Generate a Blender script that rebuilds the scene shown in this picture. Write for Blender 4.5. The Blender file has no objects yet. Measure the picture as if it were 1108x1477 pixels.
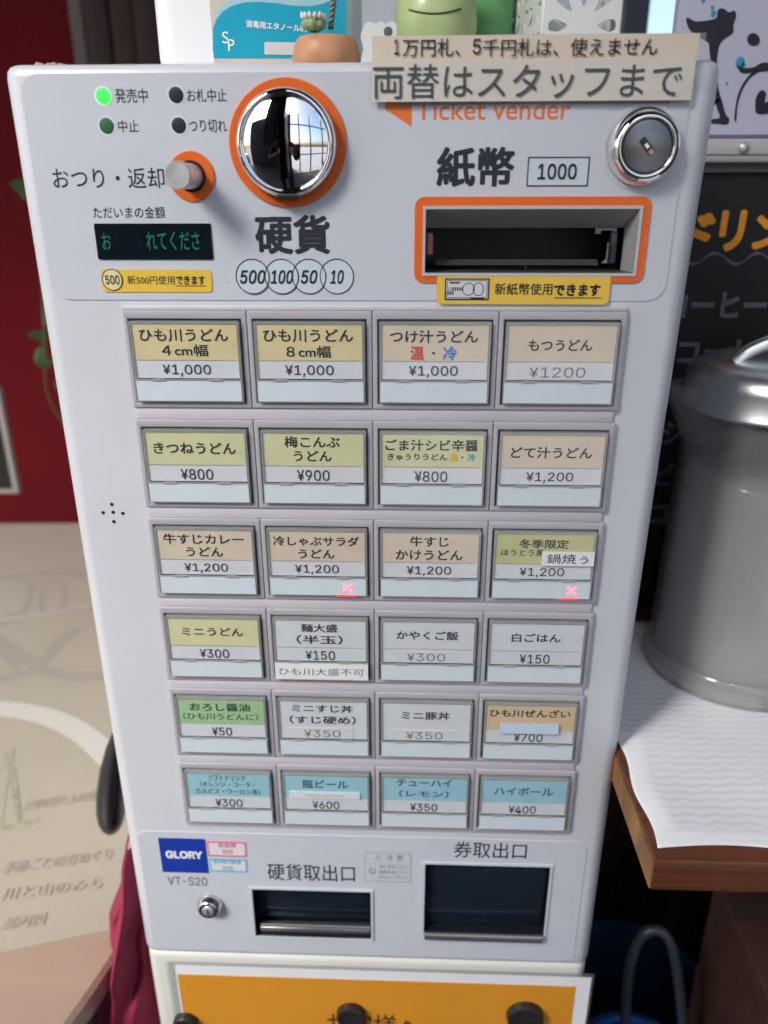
import bpy, bmesh, math, random
from mathutils import Vector, Matrix
random.seed(7)
PI = math.pi
sc = bpy.context.scene
C = sc.collection

# ------------------------------------------------------------------ camera, sky, sun, exposure
F, A0, B0, G0 = 1125.0, 0.385104110, 0.0329603096, 0.0113264720   # focal length in photo pixels, tilt, turn, roll
CAMZ, CAMD, U = 1.315, 0.4424, 0.07                                # camera height, distance to the fascia, button pitch
def rotm(a, b, c):
    Rx = Matrix(((1,0,0),(0,math.cos(a),-math.sin(a)),(0,math.sin(a),math.cos(a))))
    Ry = Matrix(((math.cos(b),0,math.sin(b)),(0,1,0),(-math.sin(b),0,math.cos(b))))
    Rz = Matrix(((math.cos(c),-math.sin(c),0),(math.sin(c),math.cos(c),0),(0,0,1)))
    return Rz @ Ry @ Rx
RC = rotm(A0, B0, G0)
def towld(v): return Vector((v[0], v[2], -v[1]))
right, down, fwd = towld(RC[0]), towld(RC[1]), towld(RC[2])
CAM = Vector((0, -CAMD, CAMZ))
cd = bpy.data.cameras.new('camera'); cam = bpy.data.objects.new('camera', cd); C.objects.link(cam)
m = Matrix((( right.x, -down.x, -fwd.x, CAM.x), (right.y, -down.y, -fwd.y, CAM.y), (right.z, -down.z, -fwd.z, CAM.z), (0,0,0,1)))
cam.matrix_world = m
cd.sensor_fit = 'VERTICAL'; cd.sensor_height = 36; cd.lens = 36 * F / 1477
cd.clip_start = 0.02; cd.clip_end = 300
cd.dof.use_dof = True; cd.dof.focus_distance = 0.462; cd.dof.aperture_fstop = 5.2
sc.camera = cam

SUN_EL, SUN_AZ = math.radians(42), math.radians(-38)      # sun behind the camera's left shoulder
w = bpy.data.worlds.new("World"); sc.world = w; w.use_nodes = True
nt = w.node_tree; bg = nt.nodes['Background']; sky = nt.nodes.new('ShaderNodeTexSky')
sky.sky_type = 'NISHITA'; sky.sun_disc = False; sky.sun_elevation = SUN_EL; sky.sun_rotation = PI + SUN_AZ * -1
sky.air_density = 1.0; sky.dust_density = 3.5; sky.ozone_density = 1.0
bg.inputs[1].default_value = 0.13
nt.links.new(sky.outputs[0], bg.inputs[0])
sl = bpy.data.lights.new('sun', 'SUN'); sl.energy = 2.7; sl.angle = math.radians(28); sl.color = (1, .99, .975)
so = bpy.data.objects.new('sun', sl); C.objects.link(so)
sd = Vector((math.sin(SUN_AZ) * math.cos(SUN_EL), -math.cos(SUN_AZ) * math.cos(SUN_EL), math.sin(SUN_EL)))   # towards the sun
so.rotation_euler = sd.to_track_quat('Z', 'Y').to_euler(); so.location = sd * 5 + Vector((0, 0, 1.3))
sc.view_settings.view_transform = 'Standard'; sc.view_settings.look = 'None'
sc.view_settings.exposure = 1.08; sc.view_settings.gamma = 1
sc.cycles.max_bounces = 10; sc.cycles.transparent_max_bounces = 16
sc.cycles.caustics_reflective = False; sc.cycles.caustics_refractive = False

# ------------------------------------------------------------------ measuring helpers
def ray(px, py):
    return (right * ((px - 554) / F) + down * ((py - 738.5) / F) + fwd)
def at(px, py, y):                      # photo point -> place on the upright plane at depth y
    d = ray(px, py); return CAM + d * ((y - CAM.y) / d.y)
def atz(px, py, z):                     # photo point -> place on the level plane at height z
    d = ray(px, py); return CAM + d * ((z - CAM.z) / d.z)
def XU(x): return (x - 2.264) * U       # button units -> metres
def ZU(v): return CAMZ + (-0.912 - v) * U

# ------------------------------------------------------------------ materials
MATS = {}
def mat(name, col, rough=.5, metal=0, bump=0, bscale=200, var=0, vscale=8, coat=0, trans=0, emit=None, es=1, ior=1.45, alpha=1, wood=False):
    if name in MATS: return MATS[name]
    m = bpy.data.materials.new(name); m.use_nodes = True; n = m.node_tree; p = n.nodes['Principled BSDF']
    p.inputs['Base Color'].default_value = (*col, 1); p.inputs['Roughness'].default_value = rough
    p.inputs['Metallic'].default_value = metal; p.inputs['Coat Weight'].default_value = coat
    p.inputs['Transmission Weight'].default_value = trans; p.inputs['IOR'].default_value = ior
    p.inputs['Alpha'].default_value = alpha
    if emit: p.inputs['Emission Color'].default_value = (*emit, 1); p.inputs['Emission Strength'].default_value = es
    tc = n.nodes.new('ShaderNodeTexCoord')
    if var:
        no = n.nodes.new('ShaderNodeTexNoise'); no.inputs['Scale'].default_value = vscale; no.inputs['Detail'].default_value = 6
        mp = n.nodes.new('ShaderNodeMapping')
        if wood: mp.inputs['Scale'].default_value = wood
        n.links.new(tc.outputs['Object'], mp.inputs[0]); n.links.new(mp.outputs[0], no.inputs[0])
        mr = n.nodes.new('ShaderNodeMapRange'); mr.inputs[1].default_value = .3; mr.inputs[2].default_value = .7
        mr.inputs[3].default_value = 1 - var; mr.inputs[4].default_value = 1 + var * .6
        n.links.new(no.outputs[0], mr.inputs[0])
        vm = n.nodes.new('ShaderNodeVectorMath'); vm.operation = 'SCALE'; vm.inputs[0].default_value = col
        n.links.new(mr.outputs[0], vm.inputs['Scale']); n.links.new(vm.outputs[0], p.inputs['Base Color'])
        m2 = n.nodes.new('ShaderNodeMapRange'); m2.inputs[3].default_value = max(.02, rough - .08); m2.inputs[4].default_value = rough + .1
        n.links.new(no.outputs[0], m2.inputs[0]); n.links.new(m2.outputs[0], p.inputs['Roughness'])
    if bump:
        nb = n.nodes.new('ShaderNodeTexNoise'); nb.inputs['Scale'].default_value = bscale; nb.inputs['Detail'].default_value = 4
        n.links.new(tc.outputs['Object'], nb.inputs[0])
        b = n.nodes.new('ShaderNodeBump'); b.inputs['Strength'].default_value = bump; b.inputs['Distance'].default_value = .0006
        n.links.new(nb.outputs[0], b.inputs['Height']); n.links.new(b.outputs[0], p.inputs['Normal'])
    MATS[name] = m; return m
def clear_mat(name, tint, gl=.08, rough=.05, opac=0.0, ocol=(.5,.5,.5)):
    """thin clear plastic: tinted see-through, a little milky, with a glossy skin"""
    m = bpy.data.materials.new(name); m.use_nodes = True; n = m.node_tree; n.nodes.clear()
    o = n.nodes.new('ShaderNodeOutputMaterial'); t = n.nodes.new('ShaderNodeBsdfTransparent'); t.inputs[0].default_value = (*tint, 1)
    g = n.nodes.new('ShaderNodeBsdfGlossy'); g.inputs['Roughness'].default_value = rough
    d = n.nodes.new('ShaderNodeBsdfDiffuse'); d.inputs[0].default_value = (*ocol, 1)
    m1 = n.nodes.new('ShaderNodeMixShader'); m1.inputs[0].default_value = opac
    n.links.new(t.outputs[0], m1.inputs[1]); n.links.new(d.outputs[0], m1.inputs[2])
    fr = n.nodes.new('ShaderNodeLayerWeight'); fr.inputs[0].default_value = .5
    pw_ = n.nodes.new('ShaderNodeMath'); pw_.operation = 'POWER'; pw_.inputs[1].default_value = 4; n.links.new(fr.outputs['Facing'], pw_.inputs[0])
    ad = n.nodes.new('ShaderNodeMath'); ad.operation = 'MULTIPLY_ADD'; ad.inputs[1].default_value = .6; ad.inputs[2].default_value = gl
    ad.use_clamp = True; n.links.new(pw_.outputs[0], ad.inputs[0])
    m2 = n.nodes.new('ShaderNodeMixShader'); n.links.new(ad.outputs[0], m2.inputs[0])
    n.links.new(m1.outputs[0], m2.inputs[1]); n.links.new(g.outputs[0], m2.inputs[2]); n.links.new(m2.outputs[0], o.inputs[0])
    MATS[name] = m; return m

M_BODY  = mat('white_enamel', (.60, .62, .665), .32, bump=.05, bscale=350, var=.035, vscale=9, coat=.15)
M_SHEET = mat('pale_lavender_sheet', (.57, .60, .66), .38, bump=.04, bscale=500, var=.03, vscale=12)
M_TILE  = mat('mauve_grey_plastic', (.43, .415, .45), .42, bump=.1, bscale=900, var=.05, vscale=30)
M_STRIP = mat('pale_mauve_strip', (.55, .535, .57), .4, var=.04, vscale=30)
M_INK   = mat('dark_navy_ink', (.016, .020, .030), .6)
M_INK2  = mat('grey_ink', (.10, .11, .14), .5)
M_BLACK = mat('label_black_ink', (.010, .010, .012), .65)
M_THIN  = mat('pale_pencil_ink', (.2, .2, .22), .6)
M_ORANGE= mat('orange_print', (.78, .135, .012), .42, var=.04, vscale=20)
M_ORTXT = mat('orange_letter_ink', (.80, .17, .03), .45)
M_YEL   = mat('yellow_sticker', (.78, .52, .07), .35, var=.06, vscale=40)
M_CHROME= mat('polished_chrome', (.86, .87, .88), .035, 1)
M_CHR2  = mat('worn_chrome', (.72, .73, .75), .16, 1, var=.05, vscale=60)
M_STEEL = mat('brushed_steel', (.74, .73, .73), .42, .75, var=.15, vscale=120)
M_DARK  = mat('cavity_black', (.008, .009, .01), .45)
M_DARKG = mat('dark_tray_plastic', (.012, .016, .022), .12)
M_GAP   = mat('shadow_gap_plastic', (.10, .10, .105), .5)
M_BEZEL = mat('grey_window_surround', (.30, .30, .30), .3)
M_PLAST = clear_mat('clear_button_rim', (.84, .86, .84), .10, .12, .38, (.66, .68, .67))
M_PANE  = clear_mat('clear_button_face', (.985, .99, .99), .035, .12, .02, (.8, .8, .8))
M_LAM   = clear_mat('clear_laminate', (.93, .94, .95), .06, .08, .06, (.85, .87, .9))
M_STRIPB= mat('pale_blue_card', (.62, .70, .76), .5, var=.04, vscale=60)
M_PRICE = mat('price_card', (.80, .82, .86), .5, var=.05, vscale=60)
M_WHITEC= mat('white_card', (.79, .82, .86), .5, var=.05, vscale=60)
CARD = {
 'tan':   mat('straw_card', (.82, .70, .38), .5, var=.07, vscale=40),
 'beige': mat('beige_card', (.80, .67, .52), .5, var=.06, vscale=40),
 'lime':  mat('pale_olive_card', (.76, .75, .43), .5, var=.07, vscale=40),
 'olive': mat('yellow_green_card', (.64, .63, .28), .5, var=.07, vscale=40),
 'cream': mat('cream_yellow_card', (.80, .76, .43), .5, var=.06, vscale=40),
 'white': M_WHITEC,
 'green': mat('green_card', (.42, .66, .36), .5, var=.07, vscale=40),
 'peach': mat('peach_card', (.82, .60, .36), .5, var=.07, vscale=40),
 'blue':  mat('sky_blue_card', (.38, .68, .79), .5, var=.07, vscale=40)}
M_RED = mat('red_ink', (.75, .07, .03), .5); M_BLUEI = mat('blue_ink', (.02, .22, .62), .5); M_CYAN = mat('cyan_ink', (.02, .40, .62), .5)
M_YINK = mat('yellow_ink', (.78, .50, .02), .5); M_TEALI = mat('teal_ink', (.015, .11, .18), .5)
M_WHITEP = mat('white_paper', (.80, .81, .83), .55, var=.03, vscale=50)
M_WINK = mat('white_ink', (.85, .87, .9), .5)

# ------------------------------------------------------------------ object helpers
def link(o, parent=None):
    C.objects.link(o)
    if parent is not None: o.parent = parent
    return o
def tag(o, label, cat, group=None, kind=None):
    if label: o['label'] = label
    if cat: o['category'] = cat
    if group: o['group'] = group
    if kind: o['kind'] = kind
    return o
def thing(name, loc, label, cat, group=None, rz=0):
    o = bpy.data.objects.new(name, None); o.empty_display_size = .02; C.objects.link(o); o.location = loc; o.rotation_euler.z = rz
    return tag(o, label, cat, group)
WM = {}
def world_of(o):
    m = Matrix.LocRotScale(o.location, o.rotation_euler, o.scale)
    return world_of(o.parent) @ m if o.parent else m
def mesh_obj(name, bm, mt, parent=None, smooth=False, angle=None):
    """bm is in world space; the object gets its origin at the parent's and keeps its world place"""
    me = bpy.data.meshes.new(name); 
    if parent is not None: bm.transform(world_of(parent).inverted())
    bm.to_mesh(me); bm.free()
    for x in (mt if isinstance(mt, (list, tuple)) else [mt]): me.materials.append(x)
    if smooth:
        for p in me.polygons: p.use_smooth = True
    o = bpy.data.objects.new(name, me); link(o, parent)
    if smooth and angle is not None:
        me.set_sharp_from_angle(angle=math.radians(angle))
    return o
def top_mesh(name, bm, mt, label, cat, group=None, smooth=False, kind=None, angle=None):
    # origin at the lower middle of the mesh
    vs = [v.co for v in bm.verts]
    c = Vector(((min(v.x for v in vs) + max(v.x for v in vs)) / 2, (min(v.y for v in vs) + max(v.y for v in vs)) / 2, min(v.z for v in vs)))
    bm.transform(Matrix.Translation(-c))
    me = bpy.data.meshes.new(name); bm.to_mesh(me); bm.free()
    for x in (mt if isinstance(mt, (list, tuple)) else [mt]): me.materials.append(x)
    if smooth:
        for p in me.polygons: p.use_smooth = True
        if angle is not None: me.set_sharp_from_angle(angle=math.radians(angle))
    o = bpy.data.objects.new(name, me); link(o); o.location = c
    return tag(o, label, cat, group, kind)
def bx(bm, x0, x1, y0, y1, z0, z1, bev=0, seg=2, mi=0):
    r = bmesh.ops.create_cube(bm, size=1)
    vs = r['verts']
    for v in vs:
        v.co = Vector(((x0 + x1) / 2 + v.co.x * (x1 - x0), (y0 + y1) / 2 + v.co.y * (y1 - y0), (z0 + z1) / 2 + v.co.z * (z1 - z0)))
    es = list({e for v in vs for e in v.link_edges}); fs = list({f for v in vs for f in v.link_faces})
    for f in fs: f.material_index = mi
    if bev: bmesh.ops.bevel(bm, geom=es, offset=bev, segments=seg, profile=.5, affect='EDGES')
def box(name, x0, x1, y0, y1, z0, z1, mt, parent=None, bev=0, seg=2):
    bm = bmesh.new(); bx(bm, x0, x1, y0, y1, z0, z1, bev, seg)
    return mesh_obj(name, bm, mt, parent, smooth=bev > 0, angle=50)
def prism(bm, pts, y0, y1, mi=0, bev=0):
    """outline of (x,z) points between depth y0 (back) and y1 (front, smaller y)"""
    a = [bm.verts.new((p[0], y0, p[1])) for p in pts]; b = [bm.verts.new((p[0], y1, p[1])) for p in pts]
    n = len(pts); fs = []
    f1 = bm.faces.new(b); f2 = bm.faces.new(a[::-1]); fs += [f1, f2]
    for i in range(n): fs.append(bm.faces.new((a[i], a[(i + 1) % n], b[(i + 1) % n], b[i])))
    for f in fs: f.material_index = mi
    bmesh.ops.recalc_face_normals(bm, faces=fs)
    if bev: bmesh.ops.bevel(bm, geom=list(f1.edges), offset=bev, segments=2, profile=.5, affect='EDGES')
    return fs
def ring_prism(bm, outer, inner, y0, y1, mi=0):
    """two outlines with the same number of points"""
    n = len(outer)
    o0 = [bm.verts.new((p[0], y0, p[1])) for p in outer]; o1 = [bm.verts.new((p[0], y1, p[1])) for p in outer]
    i0 = [bm.verts.new((p[0], y0, p[1])) for p in inner]; i1 = [bm.verts.new((p[0], y1, p[1])) for p in inner]
    fs = []
    for k in range(n):
        j = (k + 1) % n
        fs += [bm.faces.new((o1[k], o1[j], i1[j], i1[k])), bm.faces.new((o0[j], o0[k], i0[k], i0[j])),
               bm.faces.new((o0[k], o0[j], o1[j], o1[k])), bm.faces.new((i0[j], i0[k], i1[k], i1[j]))]
    for f in fs: f.material_index = mi
    bmesh.ops.recalc_face_normals(bm, faces=fs)
def rrect(x0, z0, x1, z1, r, n=6):
    if x0 > x1: x0, x1 = x1, x0
    if z0 > z1: z0, z1 = z1, z0
    r = max(r, 1e-6); pts = []
    for cx, cz, a in ((x1 - r, z1 - r, 0), (x0 + r, z1 - r, PI / 2), (x0 + r, z0 + r, PI), (x1 - r, z0 + r, 1.5 * PI)):
        for k in range(n + 1):
            t = a + PI / 2 * k / n; pts.append((cx + r * math.cos(t), cz + r * math.sin(t)))
    return pts
def circ(cx, cz, r, n=40, rz=None):
    return [(cx + r * math.cos(2 * PI * k / n), cz + (rz or r) * math.sin(2 * PI * k / n)) for k in range(n)]
def sheet(name, pts, y, th, mt, parent, bev=0):
    bm = bmesh.new(); prism(bm, pts, y, y - th, bev=bev); return mesh_obj(name, bm, mt, parent)
def lathe_y(bm, cx, cz, prof, n=48, mi=0):
    """profile of (radius, y) revolved about a level axis pointing at the customer"""
    rows = []
    for r, y in prof:
        if r < 1e-6: rows.append([bm.verts.new((cx, y, cz))])
        else: rows.append([bm.verts.new((cx + r * math.cos(2 * PI * k / n), y, cz + r * math.sin(2 * PI * k / n))) for k in range(n)])
    skin_rows(bm, rows, n, mi)
def skin_rows(bm, rows, n, mi=0):
    fs = []
    for a, b in zip(rows, rows[1:]):
        for k in range(n):
            j = (k + 1) % n
            if len(a) == 1 and len(b) == 1: continue
            if len(a) == 1: fs.append(bm.faces.new((a[0], b[j], b[k])))
            elif len(b) == 1: fs.append(bm.faces.new((a[k], a[j], b[0])))
            else: fs.append(bm.faces.new((a[k], a[j], b[j], b[k])))
    for f in fs: f.material_index = mi
    bmesh.ops.recalc_face_normals(bm, faces=fs)
def lathe_z(bm, cx, cy, prof, n=48, mi=0, sx=1, sy=1):
    rows = []
    for r, z in prof:
        if r < 1e-6: rows.append([bm.verts.new((cx, cy, z))])
        else: rows.append([bm.verts.new((cx + sx * r * math.cos(2 * PI * k / n), cy + sy * r * math.sin(2 * PI * k / n), z)) for k in range(n)])
    skin_rows(bm, rows, n, mi)
def tube(bm, pts, r, n=10, mi=0, closed=False):
    pts = [Vector(p) for p in pts]; rows = []
    for i, p in enumerate(pts):
        a = pts[i - 1] if i else (pts[-1] if closed else p); b = pts[(i + 1) % len(pts)] if (i < len(pts) - 1 or closed) else p
        t = (b - a).normalized(); up = Vector((0, 0, 1)) if abs(t.z) < .9 else Vector((0, 1, 0))
        s = t.cross(up).normalized(); q = s.cross(t); rr = r[i] if isinstance(r, (list, tuple)) else r
        rows.append([bm.verts.new(p + (s * math.cos(2 * PI * k / n) + q * math.sin(2 * PI * k / n)) * rr) for k in range(n)])
    if closed: rows.append(rows[0])
    fs = []
    for a, b in zip(rows, rows[1:]):
        for k in range(n): fs.append(bm.faces.new((a[k], a[(k + 1) % n], b[(k + 1) % n], b[k])))
    if not closed: fs += [bm.faces.new(rows[0][::-1]), bm.faces.new(rows[-1])]
    for f in fs: f.material_index = mi
    bmesh.ops.recalc_face_normals(bm, faces=fs)
def bez(ps, n=16):
    """smooth curve through the points"""
    ps = [Vector(p) for p in ps]; out = []
    for i in range(len(ps) - 1):
        p0 = ps[max(i - 1, 0)]; p1 = ps[i]; p2 = ps[i + 1]; p3 = ps[min(i + 2, len(ps) - 1)]
        for k in range(n):
            t = k / n
            out.append(.5 * ((2 * p1) + (-p0 + p2) * t + (2 * p0 - 5 * p1 + 4 * p2 - p3) * t * t + (-p0 + 3 * p1 - 3 * p2 + p3) * t ** 3))
    return out + [ps[-1]]

TXT = {}
try:                                    # the sans face that ships inside Blender, for digits and Latin; else the built-in one
    import os
    LATIN = bpy.data.fonts.load(os.path.join(bpy.utils.resource_path('LOCAL'), 'datafiles', 'fonts', 'Inter.woff2'))
except Exception:
    LATIN = None
def glyphs(s, bold=0, shear=0):
    key = (s, bold, shear)
    if key not in TXT:
        cu = bpy.data.curves.new('lettering', 'FONT'); cu.body = s; cu.size = 1
        if LATIN and s != 'Ticket vender' and s not in 'SP' and all(ord(q) < 256 and q != '×' for q in s): cu.font = LATIN
        cu.resolution_u = 3
        cu.shear = shear; cu.fill_mode = 'FRONT'
        o = bpy.data.objects.new('lettering', cu); C.objects.link(o)
        dg = bpy.context.evaluated_depsgraph_get(); me = bpy.data.meshes.new_from_object(o.evaluated_get(dg))
        bpy.data.objects.remove(o); bpy.data.curves.remove(cu)
        if bold > .002:            # heavier type: the same outline struck several times, a hair apart
            bm = bmesh.new(); n = 4 if bold < .025 else 8
            for k in range(n):
                a = 2 * PI * (k + .5) / n; me2 = me.copy()
                me2.transform(Matrix.Translation((bold * 1.15 * math.cos(a), bold * 1.15 * math.sin(a), .0004 * k))); bm.from_mesh(me2); bpy.data.meshes.remove(me2)
            bm.to_mesh(me); bm.free()
        TXT[key] = me
    return TXT[key]
def text(s, cx, cz, w, h, y, mt, parent, bold=.0, shear=0, name='lettering', slope=0, skew=0):
    """flat print w by h metres centred at (cx, cz) on the upright plane y; w or h may be None"""
    me = glyphs(s, bold, shear).copy()
    xs = [v.co.x for v in me.vertices]; ys = [v.co.y for v in me.vertices]
    if not xs: return None
    x0, x1, y0, y1 = min(xs), max(xs), min(ys), max(ys)
    sx = w / (x1 - x0) if w else h / (y1 - y0); sz = h / (y1 - y0) if h else sx
    for v in me.vertices:
        X = (v.co.x - (x0 + x1) / 2) * sx; Z = (v.co.y - (y0 + y1) / 2) * sz
        v.co = Vector((cx + X, y - v.co.z * .02, cz + Z + X * slope))
    me.materials.clear(); me.materials.append(mt); me.name = name
    # face the customer
    if me.polygons and me.polygons[0].normal.y > 0: me.flip_normals()
    if parent is not None: me.transform(world_of(parent).inverted())
    o = bpy.data.objects.new(name, me); link(o, parent); return o
def textp(s, xl, yl, xr, yr, hpx, y, mt, parent, bold=.006, shear=0, name='lettering', level=True):
    """print measured in the photo: left middle, right middle, height"""
    a, b = at(xl, yl, y), at(xr, yr, y); xm, ym = (xl + xr) / 2, (yl + yr) / 2
    h = abs(at(xm, ym - hpx / 2, y).z - at(xm, ym + hpx / 2, y).z)
    sl = 0 if level else (b.z - a.z) / (b.x - a.x)
    return text(s, (a.x + b.x) / 2, (a.z + b.z) / 2, b.x - a.x, h, y, mt, parent, bold, shear, name, sl)
def P2(px, py, y=0): p = at(px, py, y); return (p.x, p.z)

# ------------------------------------------------------------------ the place round the machine
M_FLOOR = mat('dark_floor_concrete', (.06, .055, .055), .7, var=.3, vscale=3, bump=.3, bscale=60)
bm = bmesh.new(); bx(bm, -40, 40, -40, 40, -.1, 0)
tag(mesh_obj('floor', bm, M_FLOOR), 'dark concrete floor under the stand and the table', None, kind='structure')
M_DWALL = mat('dark_interior_wall', (.030, .026, .024), .6, var=.3, vscale=2)
bm = bmesh.new(); bx(bm, -.10, 40, -42, -2.10, .0005, .012)
tag(mesh_obj('pavement', bm, mat('pale_concrete_pavement', (.33, .335, .34), .8, var=.15, vscale=2)), 'pale concrete pavement outside the shop front', None, kind='structure')
bm = bmesh.new(); bx(bm, -5, 5, -1.15, 6, 3.0, 3.1)
tag(mesh_obj('ceiling', bm, M_DWALL), 'dark ceiling over the shop entrance', None, kind='structure')
bm = bmesh.new(); bx(bm, -3.6, -.10, -2.72, -2.6, .0125, 3.2)
o = top_mesh('low_wall', bm, M_DWALL, 'dark wall behind the customer on the left', 'wall')
bm = bmesh.new(); bx(bm, .74, .80, -.75, .235, .001, 2.99)
top_mesh('sky_blocker', bm, M_DWALL, 'added dark panel, out of view beside the shelf, blocking sky light from the right', 'wall')  # unseen slab added to cut sky light on the machine's right
def cloth_strip():
    bm = bmesh.new(); rows = []
    for k in range(81):
        x = -.84 + .64 * k / 80; y = -1.10 + .012 * math.sin(k * .35) + .006 * math.sin(k * .8)
        rows.append([bm.verts.new((x, y, 1.35)), bm.verts.new((x, y, 2.999)), bm.verts.new((x, y + .003, 2.999)), bm.verts.new((x, y + .003, 1.35))])
    for a, b in zip(rows, rows[1:]):
        for k in range(4): bm.faces.new((a[k], a[(k + 1) % 4], b[(k + 1) % 4], b[k]))
    bm.faces.new(rows[0]); bm.faces.new(rows[-1]); bmesh.ops.recalc_face_normals(bm, faces=bm.faces[:]); return bm
top_mesh('sun_shade_cloth', cloth_strip(), mat('dark_indigo_cloth', (.02, .022, .04), .9), 'added dark cloth strip, out of view, shading the right of the machine from the sun', 'curtain', smooth=True)  # unseen cloth added so the sun fades towards the fascia's right side
wn = thing('shop_window', (1.2, -2.2, 0), 'dark framed shop front window behind the customer on the right', 'window')
M_MUL = mat('dark_window_bar', (.02, .02, .022), .4)
for x_ in (-.10, .34, .95, 1.8, 2.9): box('mullion', x_, x_ + .05, -2.24, -2.18, .0125, 2.99, M_MUL, wn)
for z_ in (.9, 2.3): box('transom', -.0995, 2.95, -2.235, -2.185, z_, z_ + .045, M_MUL, wn)
# ------------------------------------------------------------------ ticket machine
XL, XR, ZT, ZB = XU(-.68) - .0045, XU(4.335) + .0015, ZU(-1.80), ZU(7.165)
DEP = .26
mach = thing('ticket_machine', ((XL + XR) / 2, DEP / 2, ZB), 'tall white meal ticket machine with four columns of menu buttons standing on the white stand', 'ticket machine')
bm = bmesh.new()
# outline seen from above, with well rounded front corners
def plan(off):
    r = .011; pts = []
    for cx, cy, a in ((XR - r, r, 1.5 * PI), (XR - .004, DEP - .004, 0), (XL + .004, DEP - .004, PI / 2), (XL + r, r, PI)):
        rr = r if cy < .1 else .004
        for k in range(9):
            t = a + PI / 2 * k / 8
            pts.append((cx + (rr - off) * math.cos(t), cy + (rr - off) * math.sin(t)))
    return pts
rows = []
for z, off in ((ZB + .0008, .0025), (ZB + .0032, .0004), (ZB + .006, 0), *[(ZB + (ZT - ZB) * k / 10, 0) for k in range(1, 10)], (ZT - .006, 0), (ZT - .003, .0006), (ZT - .001, .0022), (ZT, .0045)):
    rows.append([bm.verts.new((x + (.0065 * ((z - ZB) / (ZT - ZB)) ** 2 if x > 0 else 0), y, z)) for x, y in plan(off)])
skin_rows(bm, rows, len(rows[0]))
bm.faces.new(rows[-1]); bm.faces.new(rows[0][::-1])
bmesh.ops.recalc_face_normals(bm, faces=bm.faces[:])
# openings in the fascia for the note slot, the coin tray and the ticket tray are cut with boxes below
body = mesh_obj('housing', bm, M_BODY, mach, smooth=True, angle=40)

CUTS = []
def hole(quad, depth):
    """cut a pocket whose mouth is the photographed quad (TL, TR, BR, BL)"""
    p = [P2(*q) for q in quad]; x0, x1 = (p[0][0] + p[3][0]) / 2, (p[1][0] + p[2][0]) / 2; z0, z1 = (p[2][1] + p[3][1]) / 2, (p[0][1] + p[1][1]) / 2
    bm = bmesh.new(); prism(bm, [(x0 - .0003, z1 + .0003), (x1 + .0003, z1 + .0003), (x1 + .0003, z0 - .0003), (x0 - .0003, z0 - .0003)], depth, -.02)
    me = bpy.data.meshes.new('cut'); bm.to_mesh(me); bm.free(); o = bpy.data.objects.new('cut', me); C.objects.link(o)
    CUTS.append(o); return p
note_q = hole(((614, 301), (919, 301), (914, 394), (614, 393)), .075)
coin_q = hole(((363, 1281), (536, 1284), (535, 1354), (370, 1348)), .06)
tick_q = hole(((612, 1243), (795, 1250), (783, 1349), (612, 1342)), .06)

# overlay sheets (0.4 mm printed film)
def film(name, x0, v0, x1, v1, r, holes, th=.0005):
    """film with rectangular holes: cut by boolean later"""
    bm = bmesh.new(); prism(bm, rrect(XU(x0), ZU(v0), XU(x1), ZU(v1), r), .001, -th)
    return mesh_obj(name, bm, M_SHEET, mach)
f_up = film('upper_film', -.60, -1.735, 4.225, -.15, .010, [])
f_lo = film('lower_film', -.60, 5.335, 4.16, 7.085, .008, [])

def boolean(o, cutters):
    for c in cutters:
        md = o.modifiers.new('cut', 'BOOLEAN'); md.object = c; md.operation = 'DIFFERENCE'; md.solver = 'EXACT'
    bpy.context.view_layer.update()
    dg = bpy.context.evaluated_depsgraph_get(); me = bpy.data.meshes.new_from_object(o.evaluated_get(dg)); me.name = o.name
    o.modifiers.clear(); old = o.data; o.data = me; bpy.data.meshes.remove(old)
boolean(body, CUTS); boolean(f_up, CUTS[:1]); boolean(f_lo, CUTS[1:])
for c in CUTS: bpy.data.objects.remove(c)
for o in (body,):
    for p in o.data.polygons: p.use_smooth = True
    o.data.set_sharp_from_angle(angle=math.radians(40))

YF = -.0005                      # face of the films
# faint second line where the film edge is embossed
def frame_line(name, pts_o, pts_i, y, th, mt):
    bm = bmesh.new(); ring_prism(bm, pts_o, pts_i, y, y - th); return mesh_obj(name, bm, mt, mach)

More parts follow.
